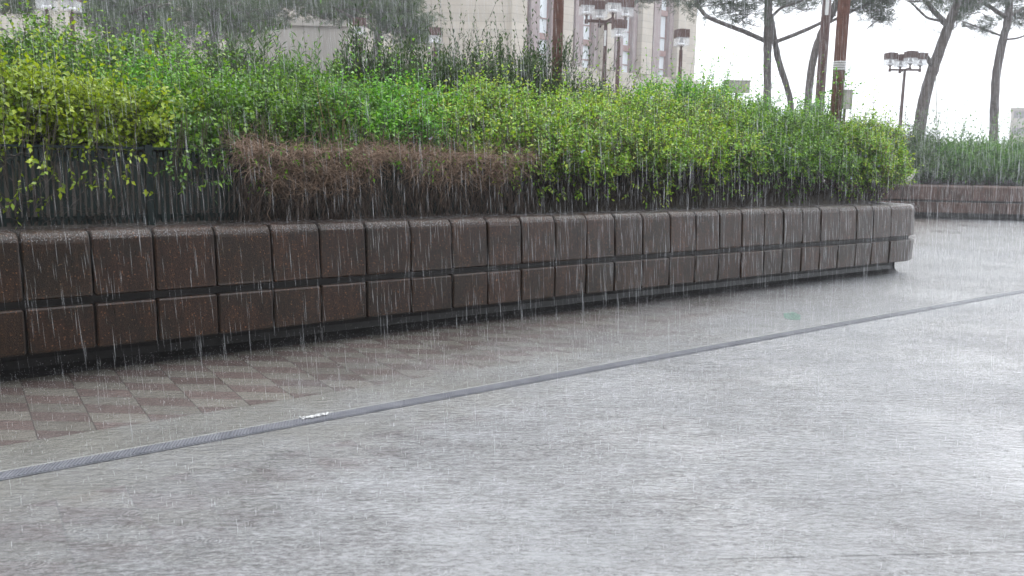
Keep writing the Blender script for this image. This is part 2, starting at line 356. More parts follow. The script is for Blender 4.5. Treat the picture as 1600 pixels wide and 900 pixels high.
PLIN = [(-0.19, 0.165), (-0.215, 0.1), (-0.205, 0.05), (-0.17, 0.018), (-0.13, 0.0), (-0.45, 0.0), (-0.45, 0.165)]

def planter(name, path, joints, label, mat, gap=0.012):
    P0 = path.at(path.L * 0.5)[0]
    root = empty(name, (P0[0], P0[1], 0), label, 'planter wall')
    for i in range(len(joints) - 1):
        a, b = joints[i] + gap / 2, joints[i + 1] - gap / 2
        if b - a < 0.05: continue
        k = 5 if i in CURVED.get(name, ()) else 2
        a += abs(rng.normal(0, 0.0015)); b -= abs(rng.normal(0, 0.0015))
        ss = np.r_[a, np.linspace(a + 0.009, b - 0.009, k), b]
        for nm, prof in (('coping_block', TOPB), ('base_block', LOWB)):
            mb = MB(); jo, jz = rng.normal(0, 0.003), rng.normal(0, 0.002); sweep(mb, path, ss, [(o_ + jo + (0 if o_ < -0.2 else rng.normal(0, 0.0012)), z_ + jz) for o_, z_ in prof], 0.009); mb.build(nm, mat, root)
    mb = MB(); ss = np.linspace(0.03, path.L - 0.03, 90); sweep(mb, path, ss, COREP); mb.build('core', M['granite_core'], root)
    mb = MB(); sweep(mb, path, ss, PLIN); mb.build('plinth', M['plinth'], root)
    return root

XE = 5.16                                   # end of the straight run
xs = np.linspace(-6.0, XE, 60); main = [(x, wall_y(x)) for x in xs]
T_end = nrm(np.array([1, 0.7705 - 2 * 0.00446 * XE])); N_end = np.array([T_end[1], -T_end[0]])
cr_ = 0.16; C0 = np.array(main[-1]) - N_end * cr_
a0 = math.atan2(N_end[1], N_end[0]); RET = math.radians(112)         # return wall heads back behind the bed
turn = RET - math.atan2(T_end[1], T_end[0])
cpts = [tuple(C0 + cr_ * np.array([math.cos(a0 + q), math.sin(a0 + q)])) for q in np.linspace(0, turn, 9)[1:]]
rd = np.array([math.cos(RET), math.sin(RET)])
back = [tuple(np.array(cpts[-1]) + rd * q) for q in np.linspace(0.3, 5.0, 14)]
PA = Path(main + cpts + back)
JX = [32, 143, 240, 337, 425, 500, 572, 642, 707, 762, 815, 868, 917, 962, 1005, 1048, 1088, 1125, 1160, 1195, 1225, 1255, 1283, 1312, 1340, 1365, 1393]
def arc_of_px(px):
    s_ = np.linspace(0, PA.L * 0.75, 3000); X = np.interp(s_, PA.s, PA.p[:, 0]); Yv = np.interp(s_, PA.s, PA.p[:, 1])
    v = np.stack([X, Yv, np.full_like(X, 0.8 - HCAM)], 1); k = v @ FW; q = 800 + F_PX * (v @ RT) / k
    lim = int(3000 * (len(main) and (PA.s[len(main) - 1] / (PA.L * 0.75)))); return s_[np.argmin(np.abs(q[:lim] - px))]
J = [arc_of_px(p) for p in JX]
left = J[0] - 0.385 * np.arange(1, 12); left = left[left > 0.1][::-1]
s_corner = PA.s[len(main) - 1]; s_ret = PA.s[len(main) + len(cpts) - 1]
J = list(left) + J
right = list(np.arange(s_ret + 0.2, PA.L - 0.05, 0.36))
J = J + right
CURVED = {'planter_wall': (len(left) + len(JX) - 1,)}
ic = [i for i in range(len(J) - 1) if J[i + 1] > s_corner - 0.05 and J[i] < s_ret + 0.1]
CURVED['planter_wall'] = tuple(ic)
WALL_A = planter('planter_wall', PA, J, 'dark brown stone block planter wall with a rounded corner in front of the shrubs', M['granite'])

# far planter
fx = np.linspace(8.4, 19.0, 30)
PB = Path([(x, 22.9 - 0.10 * (x - 9.4) + 0.012 * (x - 9.4) ** 2) for x in fx])
WALL_B = planter('planter_wall', PB, list(np.arange(0.0, PB.L, 0.9)), 'reddish stone planter wall across the wet plaza below the far hedge', M['red_granite'])

# soil in both planters (a mound with a skirt)
def soil(name, poly, z, rise):
    poly = np.asarray(poly, float); n = len(poly); c = poly.mean(0); v = []; 
    rings = [(1.0, 0.0), (1.0, z), (0.75, z + rise * 0.5), (0.4, z + rise), (0.0, z + rise)]
    for sc_, zz in rings: v += [(*(c + (p - c) * sc_), zz) for p in poly]
    f = [(i * n + j, i * n + (j + 1) % n, (i + 1) * n + (j + 1) % n, (i + 1) * n + j) for i in range(4) for j in range(n)]
    mb = MB(); mb.add(v, f); tag(mb.build(name, M['soil']), kind='structure')
pa = [PA.at(q)[0] - PA.at(q)[2] * 0.335 for q in np.linspace(0.2, s_corner - 0.2, 14)]
pb = [PA.at(q)[0] - PA.at(q)[2] * 0.335 for q in np.linspace(s_ret + 0.2, PA.L, 5)]
soil('planter_soil', pa + pb + [(0.0, 17.5), (-7.0, 15.0), (-9.5, 9.0)], 0.84, 0.9)
fb = [PB.at(q)[0] - PB.at(q)[2] * 0.32 for q in np.linspace(0.1, PB.L - 0.1, 10)]
soil('planter_soil', fb + [(20, 45), (9.5, 45)], 0.84, 0.2)

# ------------------------------------------------------------------ drain channel
def dpt(q, off, z):
    T = nrm(np.array([1, DRN[0]])); N = np.array([-T[1], T[0]]); p = np.array([_d0[0], _d0[1]]) + T * q + N * off
    return np.array([p[0], p[1], z]), np.array([T[0], T[1], 0]), np.array([N[0], N[1], 0])
DL0, DL1 = -3.0, 16.0
dr = empty('drain_channel', dpt(4, 0, 0)[0], 'long narrow steel grated drain crossing the wet paving beside the planter wall', 'drain')
for nm, o_, wd, zt, mt in (('pit', 0.0, 0.094, 0.0035, 'drainpit'), ('edge_strip', 0.056, 0.012, 0.006, 'edge'), ('edge_strip', -0.053, 0.008, 0.006, 'grate')):
    mb = MB(); c, T, N = dpt((DL0 + DL1) / 2, o_, zt / 2 - 0.001); mb.box(c, DL1 - DL0, wd, zt, T, N); mb.build(nm, M[mt], dr)
seg = 1.0
for a in np.arange(DL0, DL1 - 0.01, seg):
    mb = MB()
    for q in np.arange(a + 0.010, a + seg - 0.006, 0.0165):
        c, T, N = dpt(q, 0.0, 0.0045); D = nrm(T * 0.55 + N); mb.box(c, 0.0105, 0.104, 0.004, nrm(np.cross(D, [0, 0, 1])), D)
    mb.build('grating', M['grate'], dr)
# foam lump caught on the drain, and the green mark
fm = MB(); c0 = on(492, 654)
for k in range(70):
    c = c0 + np.array([0.0, 0.0, 0.010]) + dpt(0, 0, 0)[1] * rng.normal(0, 0.032) + dpt(0, 0, 0)[2] * rng.normal(0.01, 0.008)
    r = rng.uniform(0.003, 0.009); fm.lathe(c, [(r * 0.4, -r * 0.5), (r, 0), (r * 0.75, r * 0.55), (0.2 * r, r * 0.9)], 8)
tag(fm.build('foam', M['foam'], smooth=True), 'small white lump of foam caught on the edge of the drain', 'foam')
gm = MB(); q = [on(*p) for p in ((1224, 490), (1240, 488), (1252, 493), (1250, 500), (1236, 501), (1225, 497))]
gm.add([(*p[:2], 0.004) for p in q], [tuple(range(6))])
o = gm.build('ground_mark', M['green_paint']); tag(o, 'small pale green painted mark on the wet paving', 'painted mark')

# ------------------------------------------------------------------ fence
FOFF = 0.40
S_BACK = arc_of_px(850)
sF = np.linspace(arc_of_px(5) - 2.2, arc_of_px(1330), 100)
def fpt(q, off=0.0, z=0.0):
    P, T, N = PA.at(q); p = P - N * (FOFF + off + 0.2 * min(1, max(0, (q - S_BACK) / 0.4))); return np.array([p[0], p[1], z]), np.array([T[0], T[1], 0]), np.array([N[0], N[1], 0])
fe = empty('picket_fence', fpt(sF[45])[0] + np.array([0, 0, 0.86]), 'dark green picket fence standing on the planter wall under the overhanging shrubs', 'fence')
s0, s1 = sF[0], sF[-1]
np_ = int((s1 - s0) / 1.5); edges = np.linspace(s0, s1, np_ + 1)
for i in range(np_):
    mb = MB()
    for q in np.arange(edges[i] + 0.045, edges[i + 1] - 0.03, 0.037):
        c, T, N = fpt(q + rng.normal(0, 0.003), 0, 0.86); h = 0.53 + rng.normal(0, 0.004)
        mb.box(c + np.array([0, 0, h / 2]), 0.021, 0.010, h, nrm(T + np.array([0, 0, rng.normal(0, 0.012)])), N)
    mb.build('picket_panel', M['fence'], fe)
    mb = MB(); c, T, N = fpt((edges[i] + edges[i + 1]) / 2, 0.016, 0.0)
    for z in (0.95, 1.33): mb.box(c + np.array([0, 0, z]), edges[i + 1] - edges[i], 0.016, 0.03, T, N)
    mb.box(c + np.array([0, 0, 1.408]) + N * 0.012, edges[i + 1] - edges[i], 0.034, 0.016, T, N)
    mb.build('rail', M['fence'], fe)
for q in edges:
    mb = MB(); c, T, N = fpt(q, -0.002, 0.86 + 0.285); mb.box(c, 0.045, 0.04, 0.57, T, N); mb.build('post', M['fence'], fe)

# ------------------------------------------------------------------ foliage
def leaves(mb, base, d, Ls, k, ll, lw, spread=0.9, droop=0.15, t0=0.15):
    n = len(base); d = nrm(d); a = nrm(np.cross(d, rng.standard_normal((n, 3)))); b = np.cross(d, a)
    t = np.linspace(t0, 1, k)[None, :] + rng.uniform(-0.05, 0.05, (n, k))
    pos = base[:, None] + d[:, None] * (Ls[:, None] * t)[..., None]
    phi = np.arange(k)[None, :] * 2.4 + rng.uniform(0, 6.28, (n, 1)) + rng.uniform(-.3, .3, (n, k))
    spr = spread * rng.uniform(0.7, 1.25, (n, k))
    ld = d[:, None] * np.cos(spr)[..., None] + (a[:, None] * np.cos(phi)[..., None] + b[:, None] * np.sin(phi)[..., None]) * np.sin(spr)[..., None]
    ld[..., 2] -= droop * rng.uniform(0, 1.5, (n, k)); ld = nrm(ld)
    nn = nrm(d[:, None] - np.sum(d[:, None] * ld, -1, keepdims=True) * ld + rng.normal(0, 0.25, (n, k, 3)))
    sd_ = nrm(np.cross(ld, nn)); sz = rng.uniform(0.65, 1.25, (n, k, 1)); l = ll * sz; w_ = lw * sz * rng.uniform(0.8, 1.2, (n, k, 1))
    p1 = pos + ld * l * 0.45 + sd_ * w_ / 2 + nn * w_ * 0.2; p3 = pos + ld * l * 0.45 - sd_ * w_ / 2 + nn * w_ * 0.2
    tip = pos + ld * l - np.array([0, 0, 1.0]) * l * 0.12
    V = np.stack([pos, p1, tip, p3], 2).reshape(-1, 3); m = n * k
    i = np.arange(m)[:, None] * 4; T = np.concatenate([i + np.array([[0, 1, 2]]), i + np.array([[0, 2, 3]])])
    mb.age.append(np.repeat((t * np.ones((n, k))).ravel(), 4)); mb.addarr(V, T)
def sticks(mb, A, B, ra, rb=None):
    """thin three sided twigs from A to B"""
    n = len(A); rb = ra * 0.5 if rb is None else rb
    d = nrm(B - A); a = nrm(np.cross(d, rng.standard_normal((n, 3)))); b = np.cross(d, a); V = []
    ra = np.broadcast_to(ra, (n,))[:, None]; rb = np.broadcast_to(rb, (n,))[:, None]
    for q in range(3):
        e = a * math.cos(q * 2.094) + b * math.sin(q * 2.094); V.append(A + e * ra); V.append(B + e * rb)
    V = np.stack(V, 1).reshape(-1, 3); i = np.arange(n)[:, None] * 6
    T = np.concatenate([i + np.array([x]) for x in ((0, 2, 3), (0, 3, 1), (2, 4, 5), (2, 5, 3), (4, 0, 1), (4, 1, 5))])
    mb.addarr(V, T)
def curly(mb, start, d, L_, r, segs=4, bend=0.5, grav=0.25):
    p = start.copy(); d = nrm(d)
    for k in range(segs):
        q = p + d * (L_ / segs)[:, None]; sticks(mb, p, q, r * (1 - k / segs * 0.6), r * (1 - (k + 1) / segs * 0.6))
        d = nrm(d + rng.normal(0, bend, d.shape) + np.array([0, 0, -grav])); p = q
def blobpts(c, r, n, shell=0.5, low=-0.5):
    out = []
    ph = rng.uniform(0, 6.28, (5, 3)); fr = rng.uniform(2, 6, (5, 3))
    while sum(len(o_) for o_ in out) < n:
        d = nrm(rng.standard_normal((n * 2, 3))); d = d[d[:, 2] > low]
        q = 1 - shell * rng.uniform(0, 1, len(d)) ** 1.6
        wob = 1 + 0.17 * np.sum(np.sin(d[:, None, :] * fr[None] + ph[None]).prod(-1), 1)
        out.append(np.concatenate([c + d * r * (q * wob)[:, None], d], 1))
    o_ = np.concatenate(out)[:n]; return o_[:, :3], o_[:, 3:]
def shrub(name, label, blobs, n, mat, ll=0.036, lw=0.017, k=8, sl=(0.10, 0.22), up=0.6, spread=0.9, droop=0.15, shell=0.5,
          stem=None, group=None, extra=None, flowers=0, rnd=0.5, low=-0.5, stems=True, base_z=None):
    """blobs: (centre, (rx, ry, rz), weight)"""
    if ll < 0.06: ll, lw, n, k = ll * 1.16, lw * 1.25, int(n * 0.95), max(5, k - 1)
    cs = np.array([b[0] for b in blobs]); gx, gy = cs[:, 0].mean(), cs[:, 1].mean()
    root = empty(name, (gx, gy, 0.9 if base_z is None else base_z), label, 'shrub', group)
    fol, st = MB(), MB(); wsum = sum(b[2] for b in blobs); allb = []
    for c, r, wt in blobs:
        m = int(n * wt / wsum); c = np.asarray(c); r = np.asarray(r)
        P, D = blobpts(c, r, m, shell, low)
        if ll < 0.06:
            kc = max(8, m // 18); ci = rng.integers(0, m, kc); cj = rng.integers(0, kc, m); pick = rng.uniform(0, 1, m) < 0.72
            P = np.where(pick[:, None], P[ci][cj] + rng.normal(0, 0.062, P.shape) - D[ci][cj] * 0.03, P); D = np.where(pick[:, None], D[ci][cj], D)
        d = nrm(D * 0.7 + np.array([0, 0, up]) + rng.normal(0, rnd, P.shape)); L_ = rng.uniform(*sl, m)
        leaves(fol, P - d * L_[:, None] * 0.5, d, L_, k, ll, lw, spread, droop)
        sticks(st, P - d * L_[:, None] * 0.8, P + d * L_[:, None] * 0.5, 0.0018)
        ml = max(3, int(m * 0.035)); il = rng.integers(0, m, ml); il = il[D[il, 2] > 0.1]; ml = len(il)      # long young leaders
        if ml:
            dl_ = nrm(D[il] * 0.4 + np.array([0, 0, 1.0]) + rng.normal(0, 0.35, (ml, 3))); Ll = rng.uniform(1.4, 2.6, ml) * sl[1]
            leaves(fol, P[il], dl_, Ll, k + 4, ll * 0.95, lw, spread, droop, 0.0); sticks(st, P[il] - dl_ * 0.05, P[il] + dl_ * Ll[:, None], 0.0022)
        # woody branches from the shrub's foot out to the shell
        mb_ = max(6, m // 45); idx = rng.integers(0, m, mb_); z0 = root.location[2]
        A = np.stack([c[0] + rng.normal(0, r[0] * 0.25, mb_), c[1] + rng.normal(0, r[1] * 0.25, mb_), np.full(mb_, z0 - 0.05)], 1)
        mid = (A + P[idx]) / 2 + rng.normal(0, 0.06, (mb_, 3)); sticks(st, A, mid, 0.007, 0.005); sticks(st, mid, P[idx], 0.005, 0.002)
        allb.append((P, D))
    if extra is not None: extra(fol, st)
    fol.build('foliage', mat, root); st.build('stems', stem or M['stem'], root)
    if flowers:
        P = np.concatenate([a for a, _ in allb]); D = np.concatenate([a for _, a in allb])
        front = np.nonzero((D[:, 1] < 0.3) & (D[:, 2] > -0.1))[0]; idx = rng.choice(front, flowers)
        c = P[idx] + D[idx] * 0.06
        for q in range(flowers):                       # each flower head is a part of its own
            fl = MB(); cc = c[q] + rng.normal(0, 0.007, (5, 3))
            leaves(fl, cc, nrm(D[idx[q]] + rng.normal(0, .4, (5, 3))), np.full(5, 0.004), 5, 0.011, 0.009, 1.2, 0)
            fl.build('flower', M['petal'], root)
    return root
M['petal'] = surf('pale_blue_petal', (0.5, 0.55, 0.78), (0.68, 0.7, 0.84), 40, 0.5, 0)
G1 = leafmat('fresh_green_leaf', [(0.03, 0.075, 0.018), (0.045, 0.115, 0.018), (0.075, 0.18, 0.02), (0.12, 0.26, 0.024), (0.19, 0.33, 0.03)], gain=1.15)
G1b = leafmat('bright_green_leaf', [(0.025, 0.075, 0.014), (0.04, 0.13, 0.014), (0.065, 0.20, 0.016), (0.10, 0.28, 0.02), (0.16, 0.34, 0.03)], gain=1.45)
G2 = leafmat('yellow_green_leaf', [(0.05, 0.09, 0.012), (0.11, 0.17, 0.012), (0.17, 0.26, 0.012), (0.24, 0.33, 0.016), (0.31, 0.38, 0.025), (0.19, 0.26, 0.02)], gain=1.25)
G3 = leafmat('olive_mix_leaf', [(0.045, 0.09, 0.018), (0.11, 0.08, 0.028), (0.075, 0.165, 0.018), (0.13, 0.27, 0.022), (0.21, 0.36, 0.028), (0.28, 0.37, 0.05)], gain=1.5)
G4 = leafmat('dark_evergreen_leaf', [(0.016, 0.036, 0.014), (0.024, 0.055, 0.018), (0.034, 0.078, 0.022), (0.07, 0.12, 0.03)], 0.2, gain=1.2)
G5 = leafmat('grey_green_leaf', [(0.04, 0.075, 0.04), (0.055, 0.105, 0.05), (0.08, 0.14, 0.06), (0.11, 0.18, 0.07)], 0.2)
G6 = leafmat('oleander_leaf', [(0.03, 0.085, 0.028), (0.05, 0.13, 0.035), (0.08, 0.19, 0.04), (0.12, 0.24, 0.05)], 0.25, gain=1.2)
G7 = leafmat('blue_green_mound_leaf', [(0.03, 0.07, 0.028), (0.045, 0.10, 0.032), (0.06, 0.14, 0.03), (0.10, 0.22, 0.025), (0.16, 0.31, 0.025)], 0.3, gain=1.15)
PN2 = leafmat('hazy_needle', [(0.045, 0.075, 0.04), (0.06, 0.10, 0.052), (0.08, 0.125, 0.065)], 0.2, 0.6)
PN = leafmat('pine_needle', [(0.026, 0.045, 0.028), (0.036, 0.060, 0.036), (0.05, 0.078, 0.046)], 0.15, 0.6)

def fY(px): return 7.80 / (1 - 0.765 * (px - 800) / F_PX)          # distance of the fence line at a bearing
def B(px, d, z, r, wt=1.0):
    Y = fY(px) + d; p = at(px, 300, Y); return (np.array([p[0], p[1], z]), r, wt)
def hang(pxs, zmin, mat=None, n=40, ll=0.036, lw=0.018, kk=7, off=0.12):
    """sprigs that hang over the fence front"""
    def fn(fol, st):
        m = n; px = rng.uniform(*pxs, m); Y = np.array([fY(p) for p in px]) - rng.uniform(0.0, off, m) / 0.6
        z = 1.45 - (1.45 - zmin) * rng.uniform(0, 1, m) ** 1.3
        P = np.stack([(px - 800) / F_PX * Y, Y - 0.05, z], 1); d = nrm(np.stack([rng.normal(0.1, .5, m), -rng.uniform(0.1, .8, m), rng.normal(-0.4, .5, m)], 1))
        L_ = rng.uniform(0.08, 0.2, m); leaves(fol, P, d, L_, kk, ll, lw, 0.9, 0.3); sticks(st, P, P + d * L_[:, None], 0.002)
        up_ = P + np.stack([rng.normal(0, .03, m), np.full(m, 0.05), 0.25 + 0 * z], 1); sticks(st, up_, P, 0.0025, 0.002)
    return fn

# -- back row, behind the hedge
shrub('round_shrub', 'broad rounded green shrub rising highest at the far left of the bed',
      [B(10, 2.3, 1.5, (0.75, 0.7, 0.7)), B(95, 2.5, 1.7, (0.85, 0.8, 0.73), 1.3), B(205, 2.7, 1.72, (0.85, 0.8, 0.7), 1.3), B(290, 2.7, 1.5, (0.6, 0.6, 0.6), .7)],
      9500, G7, 0.034, 0.021, 8, (0.09, 0.2), 0.8, shell=0.4)
shrub('leafy_shrub', 'mid green leafy shrub between the yellowish shrub and the round one',
      [B(-20, 1.3, 1.55, (0.6, 0.5, 0.55)), B(70, 1.45, 1.6, (0.6, 0.5, 0.52)), B(160, 1.5, 1.55, (0.6, 0.5, 0.5))], 3200, G1, 0.036, 0.02, 8)
shrub('leafy_shrub', 'bright green leafy shrub just left of the grey-green oleander',
      [B(235, 1.5, 1.58, (0.6, 0.55, 0.5)), B(320, 1.6, 1.6, (0.55, 0.55, 0.5)), B(395, 1.3, 1.5, (0.5, 0.5, 0.42), .8)], 3400, G1b, 0.036, 0.018, 8)
shrub('oleander_shrub', 'grey-green oleander with long narrow leaves in front of the blank building',
      [B(385, 2.7, 1.85, (0.5, 0.45, 0.62)), B(360, 2.3, 1.6, (0.4, 0.4, 0.55), .6)], 950, G5, 0.10, 0.014, 10, (0.15, 0.3), 1.3, 0.65, 0.05, 0.7)
shrub('oleander_shrub', 'deep green oleander with long leaves right of the grey-green one',
      [B(455, 2.3, 1.55, (0.5, 0.45, 0.6)), B(530, 2.3, 1.58, (0.5, 0.45, 0.62)), B(590, 2.3, 1.55, (0.4, 0.4, 0.55), .6)], 1500, G6, 0.10, 0.016, 10, (0.15, 0.32), 1.3, 0.65, 0.05, 0.7)
for (pxs, zt, lab) in (((575, 635, 690), 2.35, 'dark evergreen shrub with thin upright stems beside the single lamp'),
                       ((735, 790, 835), 2.5, 'tallest dark evergreen shrub, in front of the stone building corner'),
                       ((870, 905, 935), 2.1, 'dark upright shrub hiding the foot of the brown post')):
    bl = [B(p, 2.1 + 0.25 * i, (zt + 1.0) / 2 + rng.uniform(-0.08, 0.05), (0.5, 0.45, (zt - 0.8) / 2), 1) for i, p in enumerate(pxs)]
    def spikes(fol, st, pxs=pxs, zt=zt):
        m = 60; px = rng.uniform(pxs[0] - 25, pxs[-1] + 15, m); Y = np.array([fY(p) for p in px]) + 2.2 + rng.normal(0, 0.3, m)
        P = np.stack([(px - 800) / F_PX * Y, Y, zt - 0.25 + rng.normal(0, 0.1, m)], 1); d = nrm(rng.normal(0, .13, (m, 3)) + np.array([0, 0, 1]))
        L_ = rng.uniform(0.2, 0.5, m); leaves(fol, P, d, L_, 14, 0.04, 0.018, 0.8, 0.0); sticks(st, P - d * 0.5, P + d * L_[:, None], 0.003)
    shrub('evergreen_shrub', lab, bl, 3600, G4, 0.05, 0.012, 12, (0.2, 0.42), 2.2, 0.5, 0.0, 0.75, stem=M['darktwig'], extra=spikes, rnd=0.3)
shrub('yellow_shrub', 'small yellow-green sprig of a shrub in front of the dark evergreen',
      [B(770, 1.35, 1.62, (0.32, 0.25, 0.32)), B(735, 1.4, 1.75, (0.12, 0.12, 0.22), .3)], 330, G2, 0.045, 0.028, 6, shell=0.8)

# -- front row: the blue flowered hedge along the fence
front = [((430, 500), 'flowering hedge shrub above the first clump of dead brown twigs', 1.60, G1),
         ((560, 630), 'flowering hedge shrub around the tall dry stalks', 1.60, G1b),
         ((690, 755), 'flowering hedge shrub above the second clump of dead brown twigs', 1.60, G3),
         ((815, 875), 'olive green flowering hedge shrub just right of the dead twig clumps', 1.60, G3),
         ((935, 995), 'flowering hedge shrub below the four-headed lamp', 1.62, G3),
         ((1055, 1110), 'flowering hedge shrub with sprigs hanging low over the dark gap', 1.64, G3),
         ((1165, 1215), 'flowering hedge shrub below the pine with two trunks', 1.64, G1),
         ((1265, 1310), 'flowering hedge shrub below the thick post wrapped in plastic', 1.50, G1)]
for i, (pp, lab, zc, mt) in enumerate(front):
    bl = []
    for p in np.linspace(pp[0] - 20, pp[1] + 20, 3):
        bl += [B(p, 0.62, zc - 0.08 + rng.uniform(-0.04, 0.04), (0.42, 0.5, 0.34), 1), B(p + rng.uniform(-15, 15), 1.25, zc + 0.12 + rng.uniform(-.05, .05), (0.48, 0.5, 0.36), 1)]
    ex = hang((pp[0] - 60, pp[1] + 60), 1.33, n=26) if pp[0] < 780 else None
    if pp[0] > 780:
        for p in np.linspace(pp[0] - 20, pp[1] + 20, 3): bl.append(B(p, 0.1, 1.42 + rng.uniform(-.05, .03), (0.36, 0.36, 0.26), .8))
        ex = hang((pp[0] - 40, pp[1] + 30), 1.08, n=75)
    shrub('flowering_shrub', lab, bl, 3000 if pp[0] < 780 else 3900, mt, 0.036, 0.017, 8, (0.09, 0.2), 0.6, extra=ex, flowers=15, group='blue flowered hedge along the fence')
# end of the hedge, taller sprays at right
shrub('flowering_shrub', 'light green shrub spilling over the rounded end of the stone wall',
      [B(1330, 0.15, 1.4, (0.42, 0.42, 0.4)), B(1340, 0.5, 1.6, (0.45, 0.45, 0.36)), B(1372, 0.15, 1.28, (0.32, 0.32, 0.32), .8), B(1366, 0.3, 1.5, (0.3, 0.3, 0.33), .7)],
      3300, G3, 0.036, 0.018, 8, flowers=14, extra=hang((1300, 1385), 1.0, n=60), group='blue flowered hedge along the fence')
shrub('flowering_shrub', 'tall bright green shrub crowding in front of the building edge',
      [B(1000, 2.0, 1.75, (0.55, 0.5, 0.48)), B(1060, 2.0, 1.95, (0.6, 0.5, 0.5), 1.1), B(1095, 2.1, 1.92, (0.45, 0.45, 0.5))], 2500, G1b, 0.04, 0.018, 8, (0.12, 0.28), 1.0, shell=0.6, flowers=10, rnd=0.6)
shrub('flowering_shrub', 'loose green shrub showing white sky between its leaves under the pines',
      [B(1140, 2.2, 1.8, (0.5, 0.45, 0.45)), B(1195, 2.3, 1.85, (0.5, 0.45, 0.42)), B(1260, 2.0, 1.8, (0.5, 0.45, 0.42))], 1500, G1b, 0.042, 0.019, 8, (0.12, 0.3), 1.0, shell=0.8, flowers=12, rnd=0.6)
# yellow green shrub at left, in front, spilling over the pickets
shrub('yellow_shrub', 'yellow-green shrub spilling over the dark pickets at the left end',
      [B(-30, 0.5, 1.58, (0.5, 0.45, 0.33)), B(60, 0.55, 1.6, (0.45, 0.42, 0.33)), B(140, 0.55, 1.55, (0.42, 0.4, 0.29)), B(215, 0.55, 1.52, (0.4, 0.38, 0.25), .8)],
      3000, G2, 0.038, 0.022, 7, (0.1, 0.24), 0.6, extra=hang((-60, 250), 1.08, n=45, ll=0.036, lw=0.022, kk=6))
shrub('leafy_shrub', 'small leafy shrub between the yellowish shrub and the dead twigs',
      [B(290, 0.55, 1.52, (0.42, 0.4, 0.3)), B(365, 0.6, 1.5, (0.42, 0.4, 0.3)), B(330, 1.0, 1.62, (0.5, 0.4, 0.32))], 2200, G1, 0.038, 0.02, 8,
      extra=hang((270, 420), 1.2, n=45))
# dry stalks
ds = MB(); m = 16; px = rng.normal(540, 14, m); Y = np.array([fY(p) for p in px]) + 0.28
P = np.stack([(px - 800) / F_PX * Y, Y, np.full(m, 1.25)], 1)
curly(ds, P, nrm(np.stack([rng.normal(-.12, .25, m), rng.normal(-.2, .1, m), np.ones(m)], 1)), rng.uniform(0.35, 0.75, m), 0.0045, 4, 0.10, -0.05)
tag(ds.build('dry_stalks', M['straw']), 'cluster of tall straw coloured dry stalks leaning out of the hedge', 'stalks')
# dead twigs hanging over the fence
def deadmass(pxr, label, n, zr=(1.16, 1.42)):
    c = fpt(arc_of_px(sum(pxr) / 2))[0]; root = empty('dead_shrub', (c[0], c[1], 0.9), label, 'dead shrub', 'dead brown twig clumps on the fence')
    mb = MB(); px = rng.uniform(*pxr, n); Y = np.array([fY(p) for p in px]) - 0.08 - np.abs(rng.normal(0, 0.12, n))
    edge = np.clip(np.minimum(px - pxr[0], pxr[1] - px) / 45, 0.25, 1)
    z = zr[1] - (zr[1] - zr[0]) * rng.uniform(0, 1, n) ** 1.5 * edge
    P = np.stack([(px - 800) / F_PX * Y, Y, z], 1)
    curly(mb, P, np.stack([rng.normal(0, .7, n), rng.normal(-.3, .4, n), rng.normal(0.1, .6, n)], 1), rng.uniform(0.06, 0.26, n), 0.0021, 4, 0.5, 0.15)
    mb.build('twigs', M['twig'], root)
    mb = MB(); n2 = n // 3; px = rng.uniform(*pxr, n2); Y = np.array([fY(p) for p in px]) - 0.1 - np.abs(rng.normal(0, 0.06, n2))
    P = np.stack([(px - 800) / F_PX * Y, Y, rng.uniform(1.0, 1.4, n2)], 1)
    curly(mb, P, np.stack([rng.normal(0, .35, n2), rng.normal(-.1, .2, n2), -np.ones(n2)], 1), rng.uniform(0.2, 0.45, n2), 0.0022, 5, 0.28, 0.2)
    mb.build('hanging_stems', M['midtwig'], root)
deadmass((375, 600), 'clump of dead brown twigs hanging over the fence, nearer the yellow shrub', 2300, (1.10, 1.43))
deadmass((612, 832), 'clump of dead brown twigs hanging over the fence, beside the green sprigs', 2000, (1.16, 1.42))
vt = MB(); n = 380; px = rng.uniform(-60, 420, n); Y = np.array([fY(p) for p in px]) - 0.02 - np.abs(rng.normal(0, 0.09, n))
P = np.stack([(px - 800) / F_PX * Y, Y, rng.uniform(0.95, 1.42, n)], 1)
curly(vt, P, np.stack([rng.normal(0, .5, n), rng.normal(-.1, .2, n), rng.normal(-.6, .6, n)], 1), rng.uniform(0.1, 0.4, n), 0.0022, 5, 0.35, 0.1)
o = vt.build('creeper_stems', M['darktwig']); tag(o, 'tangle of thin dark creeper stems on the pickets below the yellow shrub', 'creeper')
vt = MB(); n = 1300; px = rng.uniform(830, 1385, n); Y = np.array([fY(p) for p in px]) - 0.05 + rng.normal(0, 0.1, n)
P = np.stack([(px - 800) / F_PX * Y, Y, rng.uniform(0.86, 1.2, n)], 1)
curly(vt, P, np.stack([rng.normal(0, .3, n), rng.normal(-.1, .2, n), np.ones(n)], 1), rng.uniform(0.1, 0.4, n), 0.003, 5, 0.3, 0.0)
o = vt.build('creeper_stems', M['darktwig']); tag(o, 'bare dark stems below the hedge towards the rounded wall end', 'creeper')

